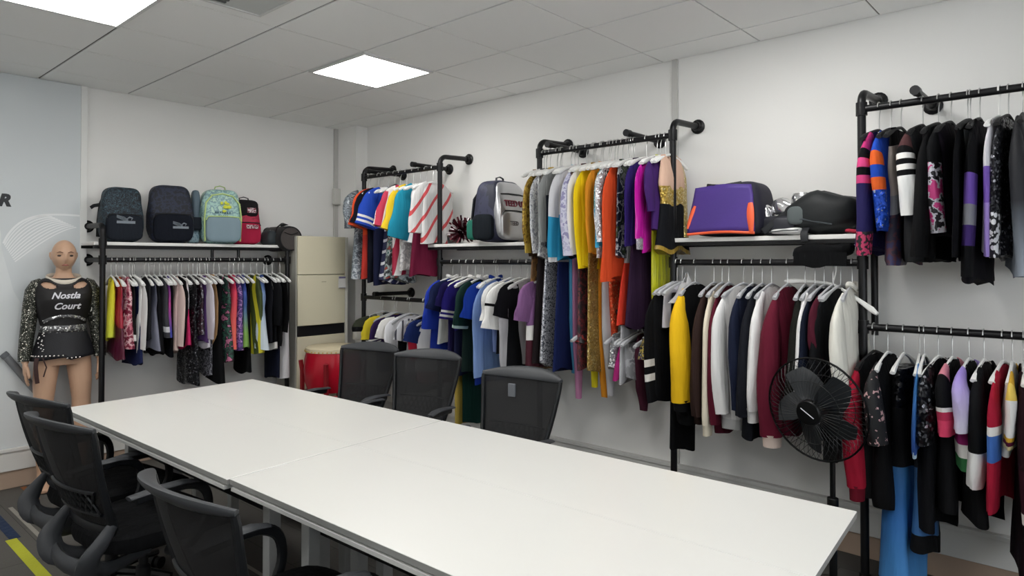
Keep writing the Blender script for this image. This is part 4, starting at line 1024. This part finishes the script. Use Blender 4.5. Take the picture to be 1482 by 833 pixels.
m=MB(); m.box(-hw_-.075,-hw_+.01,-.05,.06,.105,.2); m.build('side_band',DKB,t,bevel=.01)
x,w=atY(347,378,5.2); t,f=backpack('crimson and black backpack behind the mint green one',(x-.02,5.265,ZS),R(-6),w*1.35,.13,.36,(blotch(['#b32446','#c02a4c','#a01f3f'],10,.6),c('#c02c4e'),TRB),lean=.02)
m=MB(); m.soft(w*.58,.06,.075,.5,20,10,None,(.0,.005,.292)); m.build('top_flap',c('#2e2b2d'),t)
m=MB(); m.box(-.02,.075,-.1005,-.098,.13,.16); m.build('printed_lettering',blotch(['#d8c4c8','#7a2038','#e0d0d4'],60),t)
m=MB(); m.box(.0,.07,-.062,-.058,.26,.30); m.build('printed_patch',blotch(['#d8c4c8','#7a2038','#e0d0d4'],60),t)
# black barrel duffel lying with its end over the shelf edge
p=onY(421,345,5.02); t=thing('duffel_bag','black round-ended duffel bag overhanging the right end of the backpack shelf','duffel bag',(p.x,5.02,p.z))
BKB=solid('#2b2a2b',.65,bump=.2,scale=200)
m=MB(); m.lathe([(.001,-.002),(.09,-.002),(.09,.004),(.001,.004)],32,axis='y'); m.build('end_panel',solid('#4a4543',.7,bump=.2),t)
m=MB(); m.lathe([(.001,0),(.088,.0),(.098,.006),(.104,.03),(.103,.15),(.104,.29),(.09,.31),(.001,.312)],32,axis='y'); m.build('body',BKB,t)
m=MB(); m.lathe([(.094,-.004),(.1,-.004),(.1,.006),(.094,.006),(.094,-.004)],32,axis='y',cap=False); m.tube([(.06,-.006,.05),(.0,-.008,.03),(-.06,-.006,.05)],.003,6); m.build('end_piping',TRB,t)
m=MB(); m.tube([(-.1,.08,.03),(-.09,.06,.09),(-.05,.05,.125),(.02,.1,.118),(.02,.2,.115)],(.014,.003),8,ref=(0,1,0)); m.build('carry_strap',TRB,t)
m=MB(); m.soft(.012,.003,.016,.8,8,6,None,(-.104,.1,.03)); m.soft(.006,.004,.006,1,8,6,None,(-.105,.2,.05)); m.build('printed_mark',solid('#c8cad0',.4),t)
t=thing('pouch','small dark zipped pouch squeezed between the crimson backpack and the duffel','pouch',(onY(386,345,5.2).x,5.16,ZS))
m=MB(); m.soft(.05,.08,.06,.5,20,12,lambda p:(p.x*(1-.3*max(0,p.z)/.06),p.y,p.z),(0,0,.06)); m.build('body',solid('#2b3236',.6,bump=.3),t)
m=MB(); m.tube([(-.03,-.05,.105),(0,-.02,.12),(.02,.03,.12)],.003,6); m.build('zip',solid('#8a9094',.4),t)
# ---- shelf two: pompom, navy and silver backpacks
p=onX(664,338,3.46); t=thing('pompom','maroon and silver metallic cheer pompom on the shelf','pompom',(3.5,p.y,ZS-.001))
MAR=solid('#4c1722',.22,metal=.6); SIL=solid('#cfc6ca',.2,metal=.8)
ms=[MB(),MB()]
for k in range(230):
    a=rnd.uniform(0,2*PI); b=math.acos(rnd.uniform(-.75,1)); d=Vector((math.sin(b)*math.cos(a),math.sin(b)*math.sin(a),math.cos(b)))
    r=rnd.uniform(.085,.118); o=d.orthogonal().normalized()*rnd.uniform(-.02,.02)
    q=[Vector((0,0,.09))+d*.02,Vector((0,0,.09))+d*r*.6+o,Vector((0,0,.09))+d*r+o*2.2]
    q=[Vector((v.x,v.y,max(v.z,.006))) for v in q]
    ms[0 if k%5 else 1].tube(q,(.0075,.0008),4,ref=d.cross(o+Vector((.01,0,0))) if o.length>.001 else (0,0,1))
ms[0].build('strands',MAR,t); ms[1].build('silver_strands',SIL,t)
SILV=solid('#c8c9cc',.28,metal=.75,bump=.6,scale=12,name='silver_foil')
NVY=blotch(['#2a2c44','#34364e','#252838'],9,.6)
t,f=backpack('silver fronted navy backpack with red lettering on the middle shelf',(3.475,3.215,ZS),R(3),.345,.26,.43,(NVY,SILV,solid('#2c2d33',.5)))
m=MB(); m.soft(.163,.05,.198,.42,32,18,lambda p:(p.x*(1-.16*max(0,p.z/.198*.5+.05)**1.3/.55),p.y+.045*max(0,p.z/.198),p.z),(0,-.098,.218)); m.build('front_panel',SILV,t,ang=75)
LR=solid('#8c3a4c',.5)
text('printed_lettering','TEED UP',.058,LR,t,(.0,-.139,.262),(R(84),0,0),bold=.0015,ext=.004)
text('printed_lettering','TEED',.04,solid('#5c5560',.5),f,(-.04,-.165,.125),(PI/2,0,0),bold=.001)
m=MB(); m.tube([(-.13,-.118,.325),(-.06,-.128,.33),(.06,-.128,.33),(.13,-.118,.325)],.005,6); m.build('zip',solid('#2c2d33',.5),t)
m=MB(); m.soft(.03,.09,.09,.5,16,10,None,(-.175,-.0,.1)); m.build('side_pocket',c('#22282f'),t)
m=MB(); m.soft(.028,.045,.07,.5,16,10,None,(-.168,.1,.085)); m.build('bottle_pocket',c('#2f7a68'),t)
# ---- shelf three
p1=onX(993,345,3.30); p2=onX(1088,345,3.30); t=thing('duffel_bag','purple duffel bag with orange trim on the right shelf','duffel bag',(3.49,(p1.y+p2.y)/2,ZS))
PUR=solid('#46307e',.6,bump=.25,scale=60,name='purple_nylon'); ORG=solid('#e8603a',.5); NVD=solid('#1c1b2c',.65,bump=.2)
hy=(p1.y-p2.y)/2
def tz(p):
    v=(p.z/.14+1)/2; return (p.x*(1-.25*v),p.y*(1-.18*v*v),p.z-.012*math.sin(p.y*8)*v)
m=MB(); m.soft(.15,hy+.025,.137,.35,36,20,tz,(0,0,.14)); m.build('body',NVD,t,ang=70)
m=MB(); fr=[]
for j in range(11):
    v=j/10; row=[]
    for i in range(21):
        u=-1+2*i/20; hy_=(hy+.005)*(1-.17*v*v)*.985; row.append((-.162+.032*v+.008*math.sin(6*v+4*u)-.006*(1-u*u),u*hy_,.018+.245*v+.006*math.cos(u*2)))
    fr.append(row)
vs=[q for r in fr for q in r]; m.add(vs,[(j*21+i,j*21+i+1,(j+1)*21+i+1,(j+1)*21+i) for j in range(10) for i in range(20)]); pn=m.build('front_panel',PUR,t,mods=[('SOLIDIFY',dict(thickness=.012,offset=0))])
m=MB(); m.tube([(fr[0][i][0]-.004,fr[0][i][1],fr[0][i][2]-.004) for i in range(0,21,2)],.0075,8); m.build('bottom_piping',ORG,t)
for s,nmx in ((1,0),(-1,1)):
    m=MB(); i=20 if s>0 else 0
    if s>0: m.tube([(fr[j][19][0]-.008,fr[j][19][1]-.02*(j-1)/5+.015,fr[j][19][2]) for j in range(1,7)],[(.004,.005),(.009,.005),(.010,.005),(.011,.005),(.012,.005),(.008,.005)],8,ref=(0,1,0))
    else: m.tube([(fr[j][1][0]-.008,fr[j][1][1]-.004,fr[j][1][2]) for j in range(0,7)],[(.012,.006),(.014,.006),(.017,.006),(.019,.006),(.019,.006),(.017,.006),(.012,.006)],8,ref=(0,1,0))
    m.build('orange_trim',ORG,t)
m=MB(); m.tube([(-.1,.1,.27),(-.13,.06,.262),(-.14,0,.255),(-.13,-.05,.262),(-.1,-.09,.27)],(.014,.004),8,ref=(0,0,1)); m.build('carry_handle',TRB,t)
# silver boots / foil bundle
p=onX(1137,320,3.5); t=thing('foil_shoes','crumpled silver metallic shoe bundle between the purple and the black bag','shoes',(3.5,p.y,ZS))
FOIL=solid('#d4d4d6',.16,metal=.9,bump=.8,scale=18,name='silver_leather')
m=MB(); m.soft(.05,.085,.045,.6,24,14,lambda p:(p.x,p.y,p.z+.25*p.y+.008*math.sin(p.y*60)),(.0,-.02,.135)); m.build('upper',FOIL,t,ang=80)
m=MB(); m.lathe([(.05,-.02),(.054,.0),(.052,.04),(.044,.06),(.001,.062)],20,(0,-.085,.15)); m.build('toe_cap',FOIL,t)
m=MB(); m.soft(.045,.04,.075,.6,20,12,lambda p:(p.x,p.y+.3*p.z,p.z),(-.02,.085,.09)); m.build('ankle',FOIL,t,ang=80)
m=MB(); m.soft(.075,.1,.05,.5,20,12,None,(-.02,.02,.05)); m.build('sole',solid('#23242c',.5),t)
p=onX(1198,325,3.45); t=thing('holdall_bag','slumped black holdall lying on the right shelf beside the post','bag',(3.53,1.072,ZS))
HB_=solid('#14181a',.6,bump=.3,scale=40,name='black_nylon')
m=MB()
def lump(p):
    u=p.y/.17; return (p.x*(1-.15*abs(u)),p.y,p.z*(1-.35*max(0,u)-.12*max(0,-u))+.012*math.sin(p.y*28+1)*(p.z>0)+.006*math.sin(p.x*50))
m.soft(.145,.178,.105,.62,36,20,lump,(0,.0,.103)); m.build('body',HB_,t,ang=80)
m=MB(); m.tube([(-.125,.12,.06),(-.135,.06,.075),(-.14,0,.06),(-.138,-.08,.045)],.004,6); m.build('zip',solid('#3c4246',.5),t)
m=MB(); m.soft(.02,.05,.045,.6,16,10,None,(-.118,.085,.095)); m.build('mesh_patch',solid('#565d5e',.7),t)
m=MB(); rstrap(m,[(-.08,.10,.13),(-.10,.16,.10),(-.125,.21,.055),(-.135,.25,.02)],.016,.004,(0,0,1)); m.build('shoulder_strap',TRB,t)
m=MB(); rstrap(m,[(-.13,.04,.03),(-.160,.04,.012),(-.172,.038,-.01),(-.170,.035,-.035)],.018,.004,(0,1,0)); m.build('hanging_strap',TRB,t)
t=thing('folded_cloth','black folded cloth lying over the rail under the holdall','cloth',(XP,1.035,1.4885))
m=MB(); m.soft(.055,.135,.036,.55,28,12,lambda p:(p.x,p.y-.25*p.z,p.z+.006*math.sin(p.y*40)),(0,0,.037)); m.build('fold',c('#121315'),t)
m=MB(); rs=[]
for k in range(9):
    y=-.12+.24*k/8; rs.append([(-.052,y,.03),(-.058,y,.03),(-.056,y,-.035+.01*math.sin(k)),(-.05,y,-.035+.01*math.sin(k))])
m.rings(rs); m.build('hanging_edge',c('#121315'),t)
t=thing('silver_pouch','shiny white and silver pouch under the black holdall','pouch',(3.41,1.2,ZS))
m=MB(); m.soft(.05,.075,.014,.7,24,10,lambda p:(p.x,p.y,p.z*(1+.8*max(0,-p.y/.08))),(-.02,0,.016)); m.build('body',solid('#e6e6e4',.2,metal=.3),t)
m=MB(); m.tube([(-.07,.07,.012),(-.072,0,.02),(-.068,-.07,.02)],.003,6); m.build('zip',solid('#4a4c4e',.4),t)
t=thing('red_cloth','thin red cloth end under the black holdall by the post','cloth',(3.40,.905,ZS))
m=MB(); m.soft(.03,.03,.009,.7,16,8,lambda p:(p.x,p.y,p.z+.003*math.sin(p.y*90)),(0,0,.01)); m.build('fold',c('#c43a50'),t)
t=thing('clear_cover','pale translucent plastic garment cover over the first hangers under the purple duffel','garment cover',(XP,1.745,1.47),0)
m=MB(); m.rings([[(x*1.0*(.1+.9*v),.035*math.sin(a)*(.3+.7*v)+.006*math.sin(5*v+a*3),-.055-.16*v-.3*abs(x)*(1-v)) for a in [2*PI*i/24 for i in range(24)] for x in (.19*math.copysign(abs(math.cos(a))**.7,math.cos(a)),)] for v in [k/8 for k in range(9)]],cap=False)
m.build('sheet',netting('#dedede',.55),t,mods=[('SOLIDIFY',dict(thickness=.002))])
# ------------------------------------------------------------------ mannequin
MX=1.357; MY=5.19
t=thing('mannequin','bald mannequin in a black sequined cheer uniform standing at the wall','mannequin',(MX,MY,0),R(-9))
SKIN=solid('#c9a388',.42,spec=.4,name='mannequin_skin')
m=MB()
def er(z,w,d,y=0,x=0,n=24,p=.9): 
    return [(x+w*math.copysign(abs(math.cos(a))**p,math.cos(a)),y+d*math.copysign(abs(math.sin(a))**p,math.sin(a)),z) for a in [2*PI*i/n for i in range(n)]]
m.rings([er(.80,.145,.09),er(.86,.152,.1),er(.93,.145,.095),er(1.03,.112,.075),er(1.12,.125,.08),er(1.21,.142,.095,-.008),er(1.28,.15,.085),er(1.325,.15,.065,.005),er(1.352,.115,.052,.01),er(1.372,.06,.05,.01),er(1.40,.046,.048,.008),er(1.44,.044,.05,0)])
# head: sphere rings with a face
HC=Vector((0,-.006,1.512)); rs=[]
for k in range(25):
    ph_=-PI/2+PI*k/24; z=math.sin(ph_); c_=max(math.cos(ph_),.02); ring=[]
    for i in range(36):
        a=2*PI*i/36; fx,fy=math.sin(a),-math.cos(a)      # a=0 is the front (-y)
        wz=.072*(1-.24*max(0,-z-.15)); dz=.09*(1-.12*max(0,-z-.2))
        x=wz*c_*fx; y=dz*c_*fy; zz=.104*z
        fr_=max(0,-fy)**6
        if fy<0:
            zz_=zz
            g_=lambda x0,z0,sx,sz: math.exp(-((abs(x)-x0)/sx)**2-((zz_-z0)/sz)**2)
            y-=.020*math.exp(-(x/.011)**2-((zz_+.030)/.016)**2)+.011*math.exp(-(x/.009)**2-((zz_+.008)/.02)**2)      # nose
            y-=.007*math.exp(-(x/.022)**2-((zz_+.058)/.006)**2)+.006*math.exp(-(x/.02)**2-((zz_+.069)/.006)**2) # lips
            y-=.010*math.exp(-(x/.02)**2-((zz_+.09)/.013)**2)   # chin
            y+=.010*g_(.030,.0,.016,.012)                     # eye sockets
            y-=.005*g_(.03,.022,.024,.009)                    # brows
            y-=.004*g_(.042,-.035,.018,.018)                  # cheeks
        ring.append((HC.x+x,HC.y+y,HC.z+zz))
    rs.append(ring)
m.rings(rs)
for s in (-1,1):   # ears, legs, arms with hands
    m.tube([(s*.068,.012,1.53),(s*.073,.018,1.535),(s*.074,.02,1.51),(s*.068,.012,1.488)],[.005,.008,.007,.005],8)
    m.rings([er(.88,.08,.09,.0,s*.075),er(.80,.072,.08,0,s*.088),er(.68,.065,.072,-.004,s*.099),er(.56,.055,.06,-.006,s*.104),er(.50,.056,.06,-.008,s*.105),er(.44,.05,.054,0,s*.105),er(.34,.053,.06,.012,s*.105),er(.22,.042,.046,.01,s*.105),er(.11,.03,.034,.008,s*.105),er(.05,.032,.04,.005,s*.106)])
    m.tube([(s*.106,.04,.03),(s*.107,-.03,.035),(s*.11,-.10,.026),(s*.112,-.15,.018)],[(.026,.03),(.034,.035),(.022,.04),(.012,.03)],10,ref=(0,0,1))
    m.tube([(s*.125,.01,1.315),(s*.152,.01,1.29),(s*.168,.014,1.2),(s*.183,.012,1.08),(s*.196,-.004,.97),(s*.205,-.02,.86),(s*.205,-.026,.825)],[.04,.05,.044,.037,.034,.026,.022],12)
    m.tube([(s*.205,-.026,.835),(s*.204,-.032,.80),(s*.203,-.036,.765),(s*.202,-.036,.745)],[(.026,.015),(.036,.016),(.037,.015),(.034,.012)],12,ref=(0,1,0))
    for q,(oy,ln) in enumerate(((-.027,.066),(-.009,.076),(.009,.07),(.026,.055))):
        y0=-.036+oy; m.tube([(s*.202,y0,.755),(s*.200,y0*1.0-.001,.755-ln*.5),(s*.192,y0+.001,.755-ln*.85),(s*.184,y0+.002,.755-ln)],[.0088,.0084,.0078,.006],8)
    m.tube([(s*.198,-.06,.80),(s*.192,-.082,.775),(s*.188,-.09,.75),(s*.186,-.09,.732)],[.011,.0105,.0095,.007],8)
body=m.build('body',SKIN,t,mods=[('REMESH',dict(mode='VOXEL',voxel_size=.004,use_smooth_shade=True)),('SMOOTH',dict(factor=.5,iterations=1))])
body['label']='smooth tan body with bare head, hands and legs'
EYE=solid('#2a1d1a',.3); LIP=solid('#a8605a',.4)
for s in (-1,1):
    m=MB(); m.soft(.0145,.006,.006,.8,14,8,None,(s*.030,-.0785,1.512)); m.build('eye',EYE,t)
    m=MB(); m.tube([(s*.013,-.094,1.530),(s*.03,-.090,1.537),(s*.047,-.077,1.531)],[.0022,.0034,.0016],6); m.build('eyebrow',solid('#6e4a3c',.7),t)
m=MB(); m.tube([(-.020,-.086,1.448),(-.008,-.097,1.452),(0,-.099,1.450),(.008,-.097,1.452),(.020,-.086,1.448)],[(.0015,.002),(.004,.003),(.004,.003),(.004,.003),(.0015,.002)],6,ref=(0,0,1)); m.build('mouth',LIP,t)
# uniform
UB=solid('#1c1a1b',.55,bump=.2,scale=300,name='uniform_black'); SEQ=sequin('#34362f','#cfccc0',210,.16); SSIL=sequin('#6a6a6c','#f0f0f0',120,.25)
prof=[(1.012,.122,.087,0),(1.03,.12,.085,0),(1.06,.122,.085,0),(1.12,.135,.091,0),(1.18,.148,.1,-.006),(1.225,.154,.106,-.009),(1.26,.158,.102,-.006),(1.285,.16,.095,0),(1.31,.16,.08,.004),(1.33,.156,.071,.006),(1.348,.132,.064,.008),(1.362,.098,.06,.01)]
m=MB(); n=96; pf=[]
for a_,b_ in zip(prof,prof[1:]):
    for k in range(6): pf.append(tuple(a_[q]+(b_[q]-a_[q])*k/6 for q in range(4)))
m.rings([er(z,w,d,y,0,n) for z,w,d,y in pf+[prof[-1]]],cap=False)
nf=[];nm_=[]
for f in m.f:
    cc=sum((Vector(m.v[i]) for i in f),Vector())/4
    if cc.y<-.005 and ((abs(cc.x)-.088)/.040)**2+((cc.z-1.318-.25*(abs(cc.x)-.088))/.022)**2<1: continue
    nf.append(f)
m.f=nf; m.m=[0]*len(nf)
tp_=m.build('uniform_top',UB,t,mods=[('SOLIDIFY',dict(thickness=.006,offset=1))])
m=MB(); m.tube([(.096*math.cos(a),.006+.077*math.sin(a),1.367-.030*max(0,-math.sin(a))**1.3+.018*max(0,math.sin(a))) for a in [2*PI*i/32 for i in range(32)]],(.016,.006),8,ref=(0,0,1),loop=True); m.build('neck_band',solid('#d8cfc0',.45),tp_)
m=MB(); m.rings([er(z,w*1.045,d*1.06,y,0,40) for z,w,d,y in ((1.012,.123,.087,0),(1.035,.122,.086,0),(1.058,.123,.086,0))],cap=False); m.build('silver_band',SSIL,tp_,mods=[('SOLIDIFY',dict(thickness=.004,offset=1))])
m=MB(); m.tube([(-.115,-.062,1.085),(-.08,-.088,1.105),(-.03,-.1,1.118),(.03,-.1,1.118),(.08,-.088,1.105),(.115,-.062,1.085)],(.010,.004),8,ref=(0,0,1)); m.build('silver_arch',SSIL,tp_)
for s in (-1,1):
    m=MB(); m.tube([(s*.115,.01,1.338),(s*.14,.008,1.322),(s*.16,.010,1.28),(s*.172,.014,1.2),(s*.186,.012,1.08),(s*.198,-.004,.97),(s*.207,-.02,.87),(s*.207,-.024,.835)],[(.032,.032),(.044,.046),(.05,.054),(.048,.05),(.043,.045),(.041,.042),(.038,.038),(.036,.036)],18); m.build('sleeve',SEQ,t)
m=MB(); n=48; rs=[]
for j in range(9):
    v=j/8; w=.128+.055*v; d=.09+.042*v; rs.append([(x*(1+.02*v*math.sin(9*q)),y*(1+.05*v*math.sin(7*q)),1.03-.175*v*(1-.10*(x/.15)*1) - (.02*v if x>0 else 0)) for q,(x,y,z) in enumerate(er(0,w,d,0,0,n))])
m.rings(rs,cap=False); sk=m.build('uniform_skirt',solid('#1b1b20',.6,bump=.25,scale=200),t,mods=[('SOLIDIFY',dict(thickness=.005))])
m=MB()
for k in range(16):
    a=-PI*.98+k*.05*PI/1.2; w=.184;d=.133
    m.soft(.006,.003,.006,1,8,4,None,(w*math.cos(a)*1.0,d*math.sin(a)-.003,.868-(.02 if math.cos(a)>0 else 0)))
for k in range(14): m.soft(.005,.003,.005,1,8,4,None,(-.128+rnd.uniform(-.02,.02),-.088-rnd.uniform(0,.018),.90+.125*k/14))
m.build('skirt_gems',solid('#d5d0ca',.15,metal=.8),sk)
m=MB(); rstrap(m,[(-.15,-.105,.86),(-.155,-.112,.80),(-.15,-.112,.74),(-.145,-.11,.70)],.012,.004); rstrap(m,[(-.12,-.12,.86),(-.10,-.128,.80),(-.115,-.125,.74)],.004,.002); m.build('skirt_ties',solid('#3a211e',.6),sk)
LT=solid('#c9c7cc',.3,metal=.3)
text('chest_lettering','Nostla',.058,LT,tp_,(0.0,-.117,1.252),(R(84),0,0),shear=.35,bold=.0012,ext=.002)
text('chest_lettering','Court',.058,LT,tp_,(0.006,-.116,1.183),(R(92),0,0),shear=.35,bold=.0012,ext=.002)
# ------------------------------------------------------------------ camera and world
cd=bpy.data.cameras.new('camera'); cam=bpy.data.objects.new('camera',cd); COL.objects.link(cam)
M=Matrix((RT,UP,-FW)).transposed().to_4x4(); M.translation=CAM; cam.matrix_world=M
cd.sensor_fit='HORIZONTAL'; cd.sensor_width=36; cd.lens=36*FPX/1482; cd.shift_x=0; cd.shift_y=-(416.5-PCY)/1482
cd.clip_start=.02; S.camera=cam
w=bpy.data.worlds.new('world'); S.world=w; w.use_nodes=True; w.node_tree.nodes['Background'].inputs[0].default_value=(.9,.95,1,1); w.node_tree.nodes['Background'].inputs[1].default_value=2.1
vs=S.view_settings; vs.view_transform='Standard'; vs.look='None'; vs.gamma=1; vs.use_curve_mapping=False; vs.exposure=0.74
